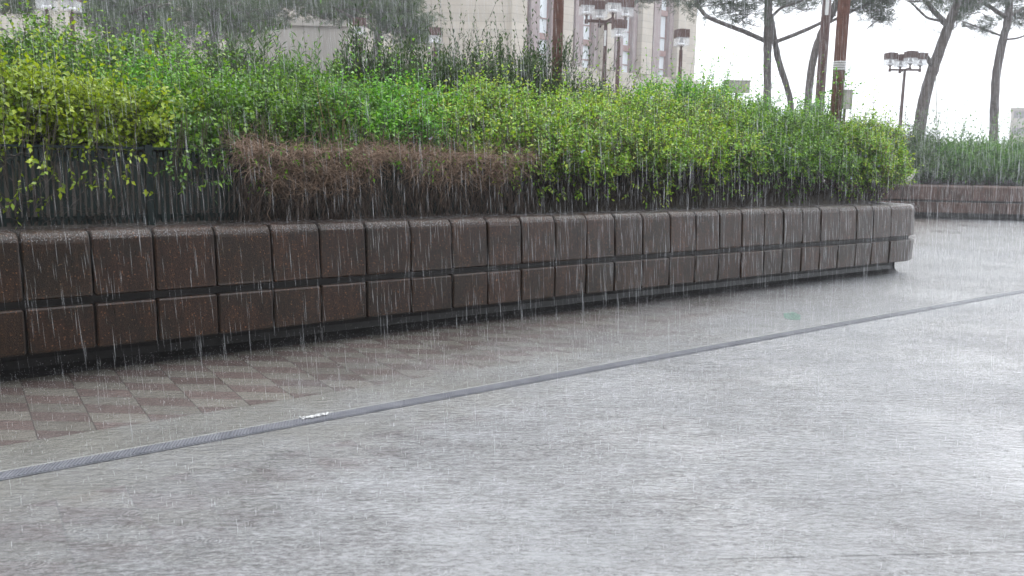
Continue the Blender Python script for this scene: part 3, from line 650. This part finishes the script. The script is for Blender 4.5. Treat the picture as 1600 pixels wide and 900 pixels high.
# -- far hedge on the far planter
def FB(px, Y, z, r, wt=1): p = at(px, 230, Y); return (np.array([p[0], p[1], z]), r, wt)
for pxs, zt, lab, mt in (((1405, 1440), 2.15, 'greyish green far hedge bush around the foot of the standing lamp', G5),
                         ((1475, 1515), 2.0, 'far hedge bush between the two single pine trunks', G6),
                         ((1560, 1600, 1640), 1.95, 'far hedge bush around the straighter pine at the far right', G6)):
    bl = [FB(p, 24.2 + rng.uniform(-.2, .3), 1.42, (1.0, 0.9, zt - 1.35)) for p in pxs] + [FB(p, 23.6, 1.25, (0.9, 0.6, 0.5)) for p in pxs]
    shrub('far_shrub', lab, bl, 1500 * len(pxs), mt, 0.085, 0.03, 9, (0.25, 0.55), 1.2, 0.7, 0.0, 0.6, group='bushes of the far hedge', rnd=0.45, flowers=6)
# pale broken scrap standing on the far wall
sc_ = MB(); c = at(1421, 283, 22.6); c[2] = 0.895
pts = [c + np.array([x, 0, z]) for x, z in ((-0.12, 0.0), (-0.02, 0.12), (0.07, 0.24), (0.14, 0.40))]
sc_.tube(pts, [0.07, 0.07, 0.045, 0.012], 8); sc_.tube([c + np.array([-0.1, 0, 0.02]), c + np.array([-0.13, 0, 0.14])], [0.04, 0.01], 6)
tag(sc_.build('broken_stump', M['pale_scrap'], smooth=True), 'pale pointed broken stump standing on the rim of the reddish wall', 'stump')

# ------------------------------------------------------------------ lamps and posts
def lamp_head(root, c, s=1.0, rot=0.0):
    """square glass lantern with a brown cap half and a chrome bell on a brown stem; c is the bottom of the stem"""
    c = np.asarray(c); X = np.array([math.cos(rot), math.sin(rot), 0]); Yv = np.array([-X[1], X[0], 0])
    st = MB(); st.lathe(c, [(0.05 * s, -0.07 * s), (0.05 * s, 0.02 * s), (0.03 * s, 0.05 * s), (0.03 * s, 0.10 * s), (0.045 * s, 0.125 * s)], 10); st.build('lamp_stem', M['brown'], root)
    be = MB(); be.lathe(c, [(0.045 * s, 0.125 * s), (0.105 * s, 0.165 * s), (0.118 * s, 0.19 * s), (0.09 * s, 0.23 * s), (0.05 * s, 0.28 * s), (0.032 * s, 0.36 * s)], 16); be.build('reflector', M['chrome'], root, True)
    W_ = 0.345 * s; ca = MB(); ca.box(c + np.array([0, 0, 0.47 * s]), W_, W_, 0.22 * s, X, Yv)
    ca.box(c + np.array([0, 0, 0.592 * s]), W_ * 0.5, W_ * 0.5, 0.02 * s, X, Yv); ca.build('lamp_cap', M['brown'], root)
    gl = MB()
    for sx in (-1, 1):
        gl.box(c + X * sx * W_ * 0.49 + np.array([0, 0, 0.25 * s]), 0.006, W_ * 0.98, 0.215 * s, X, Yv)
        gl.box(c + Yv * sx * W_ * 0.49 + np.array([0, 0, 0.25 * s]), W_ * 0.95, 0.006, 0.215 * s, X, Yv)
    gl.build('lamp_glass', M['lampglass'], root)
def pole(root, base, z1, r0, r1, plate=None):
    mb = MB(); mb.lathe(base, [(r0 * 1.5, 0), (r0 * 1.5, 0.25), (r0, 0.3), (r0, (z1 - base[2]) * 0.72), (r1 * 1.15, (z1 - base[2]) * 0.73), (r1, z1 - base[2])], 14); mb.build('pole', M['brown'], root)
    if plate:
        mb = MB(); mb.box(np.array(base) + np.array([-r0 * 0.2, -r0 - 0.004, plate - base[2]]), 0.06, 0.008, 0.42); mb.build('name_plate', M['white'], root)
def four_lamp(px, Y, zarm, label, rot=0.26, z0=0.0, plate=None, r=0.065):
    b = at(px, 200, Y); b[2] = z0; root = empty('street_lamp', b, label, 'street lamp', 'plaza street lamps')
    pole(root, b, zarm, r, r * 0.8, plate)
    for q in (rot, rot + math.pi / 2):
        d = np.array([math.cos(q), math.sin(q), 0]); mb = MB(); c = np.array([b[0], b[1], zarm - (0.0 if q == rot else 0.002)])
        mb.box(c, 1.2, 0.06, 0.075, d, np.array([-d[1], d[0], 0])); mb.build('cross_arm', M['brown'], root)
        for sgn in (-1, 1): lamp_head(root, c + d * 0.57 * sgn, 1.1, 0.1)
    return root
def one_lamp(px, Y, zt, label, s=1.0, z0=0.0, ref=60, plate=None):
    b = at(px, ref, Y); b[2] = z0; root = empty('street_lamp', b, label, 'street lamp', 'plaza street lamps')
    pole(root, b, zt - 0.05, 0.065, 0.05, plate); lamp_head(root, (b[0], b[1], zt), s, 0.15); return root
def zpx(px, py, Y): return at(px, py, Y)[2]
four_lamp(1406, 35, zpx(1406, 109, 35), 'four-headed lamp standing against white sky above the far hedge', -0.10)
four_lamp(941, 25, zpx(941, 34, 25), 'four-headed lamp in front of the windowed stone building', 0.22, plate=zpx(941, 60, 25))
one_lamp(967, 24, zpx(967, 67, 24), 'single-headed lamp right beside the four-headed lamp')
one_lamp(1065, 25, zpx(1065, 80, 25), 'single-headed lamp before the end of the stone building')
one_lamp(562, 24, zpx(562, 64, 24), 'single-headed lamp between pine branches and the blank building')
one_lamp(680, 26, zpx(680, 76, 26), 'single-headed lamp just showing over the dark evergreen shrub')
one_lamp(76, 21, zpx(76, 25, 21), 'lamp above the round shrub, nearer the picture edge', 1.05)
one_lamp(114, 21, zpx(114, 28, 21), 'lamp above the round shrub, nearer the hazy pines', 1.05)
b = at(1285, 100, 16.5); b[2] = 0.0; root = empty('street_lamp', b, 'slim brown lamp pole with a white plate beside the thick post', 'street lamp', 'plaza street lamps')
pole(root, b, 5.6, 0.085, 0.07, zpx(1280, 6, 16.5)); lamp_head(root, (b[0], b[1], 5.65), 1.1)
def post(px, Y, r0, r1, z1, label):
    b = at(px, 150, Y); b[2] = 0.8; root = empty('brown_post', b, label, 'post'); mb = MB()
    k = 22; ang = np.linspace(0, 2 * math.pi, 2 * k, endpoint=False)
    prof = np.linspace(0, z1 - 0.8, 8)
    V = [(b[0] + (r0 + (r1 - r0) * h / prof[-1]) * (1 if i % 2 else 0.93) * math.cos(a), b[1] + (r0 + (r1 - r0) * h / prof[-1]) * (1 if i % 2 else 0.93) * math.sin(a), 0.8 + h) for h in prof for i, a in enumerate(ang)]
    n = 2 * k; f = [(i * n + j, i * n + (j + 1) % n, (i + 1) * n + (j + 1) % n, (i + 1) * n + j) for i in range(7) for j in range(n)] + [tuple(7 * n + j for j in range(n))]
    mb.add(V, f); mb.build('pole', M['rust'], root); return root, b
post(869, 10.6, 0.06, 0.064, 4.6, 'reddish brown post rising from the dark evergreen shrubs')
pr_, b = post(1308, 11.6, 0.072, 0.078, 4.6, 'thick reddish brown post wrapped in torn clear plastic')
mb = MB(); z = zpx(1310, 104, 11.6)
for q in range(4): mb.lathe((b[0], b[1], z - 0.05 + q * 0.03), [(0.078, 0), (0.084, 0.012), (0.079, 0.026)], 16)
mb.add([(b[0] + 0.07, b[1] - 0.04, z - 0.06), (b[0] + 0.14, b[1] - 0.05, z - 0.13), (b[0] + 0.15, b[1] - 0.02, z - 0.02), (b[0] + 0.08, b[1] - 0.03, z + 0.06), (b[0] + 0.13, b[1] - 0.06, z + 0.08)], [(0, 1, 2), (0, 2, 3), (3, 2, 4)])
tag(mb.build('plastic_wrap', M['film']), 'torn clear plastic film wound around the thick brown post', 'plastic film')
# sprig climbing the thick post
sg = MB(); m = 16; z_ = rng.uniform(zpx(1312, 150, 11.5), zpx(1312, 108, 11.5), m); P = np.stack([b[0] + rng.normal(0, .10, m), np.full(m, b[1] - 0.12), z_], 1)
leaves(sg, P, rng.normal(0, 1, P.shape), rng.uniform(.08, .2, m), 6, 0.045, 0.025); sticks(sg, P - np.array([0, 0, .5]), P, 0.003)
tag(sg.build('climbing_sprig', G1b), 'green leafy sprig climbing the thick brown post', 'sprig')
# box signs
def signbox(px, py, Y, wd, hh, label, z0=0.0):
    c = at(px, py, Y); root = empty('sign_box', (c[0], c[1], z0), label, 'sign'); mb = MB()
    mb.box(c, wd, 0.12, hh); mb.box(c + np.array([0, 0, hh / 2 + 0.012]), wd + 0.03, 0.15, 0.025); mb.build('panel', M['grey_box'], root)
    mb = MB(); mb.tube([(c[0], c[1], z0), (c[0], c[1], c[2] - hh / 2)], 0.03, 8); mb.build('pole', M['brown'], root)
signbox(1321, 156, 20, 0.27, 0.40, 'pale grey box sign on a thin pole behind the thick post', 0.0)
signbox(1151, 136, 22, 0.62, 0.28, 'grey flat-topped box half hidden behind the shrub under the pines', 0.0)

# ------------------------------------------------------------------ trees
def pine(name, label, trunks, branches, crown, n, needle=(0.17, 0.016), trk=M['bark'], z0=0.0, group=None):
    """trunks / branches: lists of ((px,py,Y)..., radii); crown: blobs in world space"""
    b = at(*trunks[0][0][0]); root = empty(name, (b[0], b[1], z0), label, 'tree', group)
    for lst, nm in ((trunks, 'trunk'), (branches, 'branch')):
        for pts, rad in lst:
            Q = [at(*p) for p in pts]
            if nm == 'trunk' and len(pts) > 1 and pts[0][1] > 150: Q = [np.array([Q[0][0] + (Q[0][0] - Q[1][0]) * 0.6, Q[0][1], z0])] + Q; rad = [rad[0] * 1.15] + list(rad)
            Q = np.array(Q); tt = np.linspace(0, 1, len(Q)); ts = np.linspace(0, 1, len(Q) * 5)
            Qs = np.stack([np.interp(ts, tt, Q[:, k]) for k in range(3)], 1)
            ker = np.array([.25, .5, .25])
            for _ in range(3):
                Qs[1:-1] = 0.25 * Qs[:-2] + 0.5 * Qs[1:-1] + 0.25 * Qs[2:]
            rr = np.interp(ts, tt, rad) * 0.8; mb = MB(); mb.tube(Qs, rr, 12 if nm == 'trunk' else 7, wob=0.05); mb.build(nm, trk, root)
    fol, tw = MB(), MB(); ws = sum(c[2] for c in crown)
    for c, r, wt in crown:
        m = int(n * wt / ws); P, D = blobpts(np.asarray(c), np.asarray(r), m, 0.9, -1.0)
        # tufts gather in clumps
        kc = max(4, m // 14); cl = P[rng.integers(0, m, kc)]; P = cl[rng.integers(0, kc, m)] + rng.normal(0, 0.17, P.shape) * np.array([1.3, 1.3, 0.7])
        d = nrm(rng.normal(0, 0.6, P.shape) + np.array([0, 0, 0.8])); leaves(fol, P, d, np.full(m, 0.10), 11, needle[0], needle[1], 1.0, 0.1)
        cc = np.asarray(c) + rng.normal(0, 0.3, (kc, 3)) * np.asarray(r); mid = (cl + cc) / 2 + rng.normal(0, .15, cl.shape)
        sticks(tw, cc, mid, 0.022, 0.014); sticks(tw, mid, cl, 0.014, 0.006)
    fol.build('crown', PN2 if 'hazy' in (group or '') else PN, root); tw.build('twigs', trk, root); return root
def C(px, py, Y, r, wt=1): return (at(px, py, Y), r, wt)
pine('pine_tree', 'leaning pine with a broken stub and hanging cord, right of the far lamp',
     [([(1434, 215, 28), (1445, 150, 28), (1460, 100, 28), (1477, 55, 28), (1488, 25, 28), (1506, -25, 28)], [0.24, 0.22, 0.21, 0.19, 0.17, 0.12])],
     [([(1480, 40, 28), (1462, 20, 27.8), (1440, -5, 27.5), (1420, -40, 27)], [0.12, 0.10, 0.08, 0.05]), ([(1470, 33, 28), (1448, 28, 27.5), (1432, 12, 27), (1420, 0, 27)], [0.05, .045, .04, .02]),
      ([(1458, 108, 28), (1452, 95, 27.9), (1449, 88, 27.9)], [0.10, 0.09, 0.07])],
     [C(1430, -10, 27, (1.6, 1.6, 0.55), 1), C(1380, -12, 27, (1.0, 1.2, 0.4), .6), C(1510, -5, 28, (1.4, 1.6, 0.6), 1), C(1470, -60, 28, (3, 3, 1.0), 1.6), C(1490, 35, 28.5, (.6, .8, .25), .15)], 900, group='pines at the right')
pine('pine_tree', 'straighter pine standing at the far right above the far hedge',
     [([(1552, 225, 33), (1553, 180, 33), (1556, 120, 33), (1566, 65, 33), (1576, 30, 33), (1577, -25, 33)], [0.20, 0.19, 0.185, 0.18, 0.17, 0.12])],
     [([(1574, 28, 33), (1558, 18, 33), (1530, 0, 32.5), (1510, -20, 32)], [0.10, .09, .07, .04]), ([(1565, 56, 33), (1535, 45, 32.5), (1500, 32, 32)], [0.05, .045, .02]),
      ([(1570, 62, 33), (1590, 60, 33), (1610, 52, 33)], [0.05, .045, .03]), ([(1578, 25, 33), (1595, 15, 33.5), (1620, 0, 34)], [0.08, .07, .05])],
     [C(1525, 12, 32.5, (1.3, 1.5, 0.55), 1), C(1600, 25, 33.5, (1.0, 1.4, 0.5), .7), C(1560, -20, 33, (3, 3, 0.8), 1.4), C(1520, 45, 32.5, (.8, .8, .3), .35), C(1595, 0, 33, (1.2, 1.2, .5), .6)], 900, group='pines at the right')
pine('pine_tree', 'pine with two crossing trunks and long side limbs behind the hedge',
     [([(1199, 160, 31), (1199, 130, 31), (1199, 90, 31), (1200, 40, 31), (1201, -30, 31)], [0.17, 0.165, 0.17, 0.18, 0.15]),
      ([(1237, 162, 31.5), (1228, 130, 31.4), (1216, 95, 31.3), (1210, 60, 31.2), (1205, 25, 31.1)], [0.13, 0.13, 0.135, 0.12, 0.10])],
     [([(1194, 63, 31), (1165, 50, 30.5), (1130, 37, 30), (1102, 25, 30), (1090, 8, 30), (1083, -10, 30)], [0.10, .095, .09, .085, .08, .06]),
      ([(1211, 66, 31), (1240, 55, 31), (1275, 40, 31), (1305, 23, 31)], [0.09, .085, .08, .06]), ([(1207, 25, 31), (1220, 12, 30.8), (1250, 3, 30.5), (1270, -10, 30)], [0.07, .06, .05, .03])],
     [C(1150, 8, 30.5, (1.2, 1.4, 0.45), 1), C(1100, 2, 30, (1.2, 1.2, 0.4), .8), C(1235, 5, 31, (1.0, 1.2, 0.4), .7), C(1165, 30, 30.5, (.75, .9, .22), .4), C(1030, -2, 30, (1.4, 1.2, 0.3), .6), C(1190, -45, 31, (3.4, 3, .9), 1.6), C(1262, 8, 31, (.6, .8, .3), .3)], 1150, group='pines at the right')
pine('pine_tree', 'pine with a curved trunk rising behind the slim lamp pole',
     [([(1262, 165, 29), (1266, 120, 29), (1272, 85, 29), (1284, 50, 29), (1300, 20, 29), (1318, -20, 29)], [0.15, 0.15, 0.15, 0.15, 0.16, 0.12])],
     [([(1290, 38, 29), (1330, 18, 28.5), (1365, 2, 28), (1380, -12, 28)], [0.06, .055, .045, .03])],
     [C(1362, 12, 28, (.75, .9, .4), .7), C(1345, -8, 28, (1.2, 1.2, .4), .8), C(1310, -40, 29, (3, 3, .9), 1.3), C(1375, 28, 28, (.45, .5, .22), .25)], 700, group='pines at the right')
# hazy pines at left
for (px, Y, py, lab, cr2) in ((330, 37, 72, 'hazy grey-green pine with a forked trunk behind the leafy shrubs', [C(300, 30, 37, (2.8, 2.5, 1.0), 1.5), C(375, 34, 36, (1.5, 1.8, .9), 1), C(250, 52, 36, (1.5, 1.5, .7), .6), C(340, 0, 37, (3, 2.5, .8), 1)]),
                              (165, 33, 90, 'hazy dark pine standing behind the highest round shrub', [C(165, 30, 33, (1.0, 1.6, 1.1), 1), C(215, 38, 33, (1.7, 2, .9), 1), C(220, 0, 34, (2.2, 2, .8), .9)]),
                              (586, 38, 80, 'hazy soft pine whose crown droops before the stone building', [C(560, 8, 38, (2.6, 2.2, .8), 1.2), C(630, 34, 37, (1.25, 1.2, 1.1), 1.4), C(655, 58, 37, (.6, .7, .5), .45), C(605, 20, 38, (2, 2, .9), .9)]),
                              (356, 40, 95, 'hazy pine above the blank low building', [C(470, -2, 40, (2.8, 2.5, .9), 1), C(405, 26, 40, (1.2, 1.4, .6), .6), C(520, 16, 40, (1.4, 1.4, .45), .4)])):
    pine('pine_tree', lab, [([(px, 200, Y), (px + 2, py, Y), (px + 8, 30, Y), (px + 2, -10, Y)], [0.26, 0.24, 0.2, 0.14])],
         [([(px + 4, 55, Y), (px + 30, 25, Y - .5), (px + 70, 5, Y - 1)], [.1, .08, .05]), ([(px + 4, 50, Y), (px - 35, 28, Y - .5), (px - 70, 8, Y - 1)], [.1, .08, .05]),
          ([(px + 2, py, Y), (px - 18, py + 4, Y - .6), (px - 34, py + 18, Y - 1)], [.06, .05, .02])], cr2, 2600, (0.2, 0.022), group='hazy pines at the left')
pine('pine_tree', 'bare-limbed pine reaching in from the left edge above the round shrub',
     [([(-60, 200, 24), (-55, 100, 24), (-40, 20, 24), (-25, -30, 24)], [0.2, .19, .16, .1])],
     [([(-40, 48, 24), (-22, 52, 23.6), (-10, 45, 23.5), (-2, 12, 23.4), (5, 24, 23.4), (16, 10, 23.3), (30, -5, 23.2)], [.07, .06, .05, .045, .04, .035, .02]), ([(-40, 52, 24), (-10, 44, 23.6), (6, 46, 23.4), (14, 52, 23.4)], [.05, .045, .04, .02])],
     [C(25, 6, 23.4, (.75, .8, .35), 1), C(45, -2, 23.4, (.5, .6, .3), .5)], 260, (0.16, 0.014), group='hazy pines at the left')
# cord hanging from the leaning pine
mb = MB(); mb.tube([at(1462, 118, 27.8), at(1463, 150, 27.8), at(1464, 205, 27.8)], 0.012, 6); tag(mb.build('hanging_cord', M['grey_box']), 'thin pale cord hanging from the leaning pine', 'cord')

# ------------------------------------------------------------------ buildings
def building_main():
    K0 = np.array([-0.70, 61.8]); e = nrm(np.array([3.36, 2.95])); nrm_ = np.array([e[1], -e[0]]); bay = 4.47; NB = 4.62
    root = empty('stone_building', (*K0, 0), 'tall pale stone building with vertical strips of windows in reddish brown surrounds', 'building')
    E3, N3 = np.array([*e, 0]), np.array([*nrm_, 0]); H = 22.0
    def q(u, o_, z): return np.array([*(K0 + e * u + nrm_ * o_), z])
    off = 0.33 * bay; U1 = off + NB * bay * 0.985
    mb = MB(); mb.box(q(U1 / 2, -5.0 - 0.5, H / 2), U1, 10.0, H, E3, N3)                  # body behind the bays
    W = np.array([-1.0, 0.03]); W = W / np.linalg.norm(W); W3 = np.array([*W, 0]); WN = np.array([W[1], -W[0], 0]);  WN = WN if WN[1] < 0 else -WN
    mb.box(np.array([*(K0 + W * 6.5), H / 2]) - WN * 4.0, 13.0, 8.0, H, W3, WN); mb.build('wall', M['limestone'], root)
    base_top = 8.15
    mb = MB(); mb.box(q(U1 / 2, -0.2, base_top / 2), U1, 0.5, base_top, E3, N3); mb.build('base_wall', M['limestone'], root)
    cuts = [(0.0, off - 0.02 * bay)] + [(off + (k + 0.72) * bay, min(off + (k + 1) * bay, U1)) for k in range(5)]
    for a, b2 in cuts:
        if b2 - a < 0.2: continue
        mb = MB(); mb.box(q((a + b2) / 2, 0.0, (H + base_top) / 2), b2 - a, 1.0, H - base_top, E3, N3); mb.build('pier', M['limestone'], root)
    zb = [base_top, 10.05, 13.25, 16.45, 19.65, 22.0]
    for k in range(5):
        u0 = off + k * bay
        if u0 + 0.68 * bay > U1: break
        mb = MB(); mb.box(q(u0 + 0.27 * bay, -0.22, (H + base_top) / 2), 0.19 * bay, 0.34, H - base_top, E3, N3); mb.build('pilaster', M['pilaster'], root)
        mb = MB(); mb.box(q(u0 + 0.665 * bay, -0.2, (H + base_top) / 2), 0.10 * bay, 0.4, H - base_top, E3, N3); mb.build('pilaster', M['pilaster'], root)
        for i in range(len(zb) - 1):
            z0_, z1_ = zb[i] + (0.22 if i else 0.0), zb[i + 1] - 0.22
            for j, (ua, ub) in enumerate(((0.0, 0.17), (0.37, 0.61))):
                fr = MB(); uc = u0 + (ua + ub) / 2 * bay; wd = (ub - ua) * bay
                fr.box(q(uc, -0.36, z1_ + 0.22), wd, 0.2, 0.44, E3, N3)
                zt = z0_ + (z1_ - z0_) * 0.38
                fr.box(q(uc, -0.40, zt), wd, 0.12, 0.07, E3, N3)
                for sgn in (-1, 1): fr.box(q(uc + sgn * (wd / 2 - 0.03), -0.41, (z0_ + z1_) / 2), 0.06, 0.1, z1_ - z0_, E3, N3)
                wo_ = fr.build('window', M['red_stone'], root)
                pn = MB(); pn.box(q(uc, -0.46, (z0_ + z1_) / 2), wd, 0.03, z1_ - z0_, E3, N3)
                po = pn.build('pane', M['darkwin'] if (k == 3 and j == 0 and i == 0) else M['winglass'], root); po.parent = wo_
building_main()
def simple_building(name, label, c, wd, dp, h, mat, rot=0.0, bands=False):
    root = empty(name, (c[0], c[1], 0), label, 'building'); X = np.array([math.cos(rot), math.sin(rot), 0]); Yv = np.array([-X[1], X[0], 0])
    mb = MB(); mb.box(np.array([c[0], c[1], h / 2]), wd, dp, h, X, Yv); mb.build('wall', mat, root)
    mb = MB(); mb.box(np.array([c[0], c[1], h + 0.15]), wd + 0.3, dp + 0.3, 0.3, X, Yv); mb.build('roof_edge', mat, root)
    if bands:
        for z in np.arange(1.8, h - 0.5, 2.2):
            mb = MB(); mb.box(np.array([c[0], c[1], z]) - Yv * (dp / 2), wd * 0.96, 0.12, 0.9, X, Yv); mb.build('window_band', M['darkwin'], root)
    return root
l, r = at(358, 60, 44), at(544, 60, 44)
simple_building('low_building', 'low blank beige building behind the oleanders', ((l[0] + r[0]) / 2, 47), r[0] - l[0], 6, zpx(450, 40, 44), M['beige'])
l, r = at(-150, 60, 56), at(640, 60, 56)
simple_building('beige_building', 'long pale beige building behind the hazy pines', ((l[0] + r[0]) / 2, 60), r[0] - l[0], 8, 15.0, M['limestone'])
l = at(1579, 190, 120); simple_building('far_building', 'faint pale building with grey bands at the far right', (l[0] + 8.9, 119.5), 16, 8, zpx(1590, 172, 120), M['beige'], -0.52, True)

# ------------------------------------------------------------------ rain, splashes
def drops(n, lo, hi, ln, rad, tilt=(0.06, 0.02)):
    c = rng.uniform(lo, hi, (n, 3)); l_ = rng.uniform(*ln, n)[:, None]; r_ = rng.uniform(*rad, n)[:, None]
    d = nrm(np.stack([tilt[0] + rng.normal(0, 0.018, n), tilt[1] + rng.normal(0, 0.012, n), -np.ones(n)], 1))
    keep = (c[:, 2] - l_[:, 0] / 2 > 0.0); c, l_, r_, d = c[keep], l_[keep], r_[keep], d[keep]; n = len(c)
    a = nrm(np.cross(d, np.array([0.3, 1.0, 0.1]))); b_ = np.cross(d, a)
    V = [c - d * l_ / 2]
    for q in range(3): V.append(c + d * l_ * 0.12 + (a * math.cos(q * 2.094) + b_ * math.sin(q * 2.094)) * r_)
    V.append(c + d * l_ / 2); V = np.stack(V, 1).reshape(-1, 3); i = np.arange(n)[:, None] * 5
    T = np.concatenate([i + np.array([x]) for x in ((0, 2, 1), (0, 3, 2), (0, 1, 3), (4, 1, 2), (4, 2, 3), (4, 3, 1))]); return V, T
rb = MB()
rb.addarr(*drops(98000, (-8, 3.6, 0), (13, 16, 4.8), (0.06, 0.2), (0.0003, 0.0007)))
rb.addarr(*drops(4500, (-8, 3.6, 0), (13, 14, 4.6), (0.08, 0.24), (0.0007, 0.0012)))
tag(rb.build('rain', M['rain']), 'slanting streaks of heavy rain falling over the plaza', 'rain', kind='stuff')
sb = MB()
jv, jt = drops(30000, (-5, 2.8, 0.012), (12, 15, 0.03), (0.012, 0.05), (0.0003, 0.0008), (0.0, 0.0))
sb.addarr(jv, jt)
n = 4200
cx = rng.uniform(-5, 11, n); cy = rng.uniform(2.6, 15, n); keep = cy < wall_y(cx) - 0.05; keep |= cx > 5.2; cx, cy = cx[keep], cy[keep]; n = len(cx)
k = 6; ang = rng.uniform(0, 6.28, (n, k)); rr = rng.uniform(0.004, 0.035, (n, k)); zz = rng.uniform(0.003, 0.06, (n, k)) * rng.uniform(0.3, 1.4, (n, 1))
P = np.stack([cx[:, None] + rr * np.cos(ang), cy[:, None] + rr * np.sin(ang), zz], -1).reshape(-1, 3)
# splashes along the wall top and along its foot
m = 20000; qs = rng.uniform(0.5, s_corner + 0.1, m); aa = rng.uniform(10, 95, m); PA3 = [PA.at(q_) for q_ in qs]
oo = -0.078 + 0.077 * np.cos(np.radians(aa)) - (aa > 88) * rng.uniform(0, 0.25, m)
P2 = np.array([[a[0][0] + a[2][0] * o_, a[0][1] + a[2][1] * o_, 0] for a, o_ in zip(PA3, oo)]); P2[:, 2] = 0.825 + 0.077 * np.sin(np.radians(aa)) + np.abs(rng.normal(0, 0.012, m))
m2 = 9000; qs = rng.uniform(0.5, s_corner, m2); PA3 = [PA.at(q_) for q_ in qs]; oo = np.abs(rng.normal(0, 0.22, m2))
P3 = np.array([[a[0][0] + a[2][0] * o_, a[0][1] + a[2][1] * o_, 0] for a, o_ in zip(PA3, oo)]); P3[:, 2] = np.abs(rng.normal(0, 0.07, m2)) + 0.003
P2 = np.concatenate([P2, P3])
P = np.concatenate([P, P2]); n = len(P); s_ = rng.uniform(0.0006, 0.0016, n)[:, None]
V = np.stack([P + s_ * np.array(v_) for v_ in ((1, 0, 0), (-1, 0, 0), (0, 1, 0), (0, -1, 0), (0, 0, 1.6), (0, 0, -1))], 1).reshape(-1, 3); i = np.arange(n)[:, None] * 6
sb.addarr(V, np.concatenate([i + np.array([x]) for x in ((4, 0, 2), (4, 2, 1), (4, 1, 3), (4, 3, 0), (5, 2, 0), (5, 1, 2), (5, 3, 1), (5, 0, 3))]))
tag(sb.build('splash_drops', M['splash']), 'tiny splashes thrown up by rain from paving and wall top', 'splashes', kind='stuff')

M['ring'] = surf('ring_water', (0.13, 0.13, 0.135), (0.2, 0.2, 0.205), 40, 0.08, 0)
rg = MB(); n = 420
for cx_, cy_ in zip(rng.uniform(0.6, 7.5, n), rng.uniform(2.7, 7.5, n)):
    if cy_ > wall_y(cx_) - 0.6: continue
    r = rng.uniform(0.004, 0.010); an = np.linspace(0, 2 * math.pi, 12, endpoint=False)
    V = [(cx_ + q_ * math.cos(a_), cy_ + q_ * math.sin(a_), 0.0005 + h_) for q_, h_ in ((r, 0), (r * 0.9, 0.0018), (r * 0.75, 0.0)) for a_ in an]
    rg.add(V, [(i_ * 12 + j_, i_ * 12 + (j_ + 1) % 12, (i_ + 1) * 12 + (j_ + 1) % 12, (i_ + 1) * 12 + j_) for i_ in (0, 1) for j_ in range(12)])
tag(rg.build('drop_rings', M['ring'], smooth=True), 'small dark rings where drops strike the water film', 'drop rings', kind='stuff')

# ------------------------------------------------------------------ rain haze
hz = MB(); hz.box((0, 55, 13.5), 320, 250, 30.0)
hm = bpy.data.materials.new('rain_haze'); hm.use_nodes = True; t = hm.node_tree; t.nodes.clear()
ou = t.nodes.new('ShaderNodeOutputMaterial'); pv = t.nodes.new('ShaderNodeVolumePrincipled')
pv.inputs['Color'].default_value = (0.93, 0.94, 0.97, 1); pv.inputs['Density'].default_value = 0.0017
t.links.new(pv.outputs[0], ou.inputs['Volume'])
tag(hz.build('haze', hm), kind='stuff')
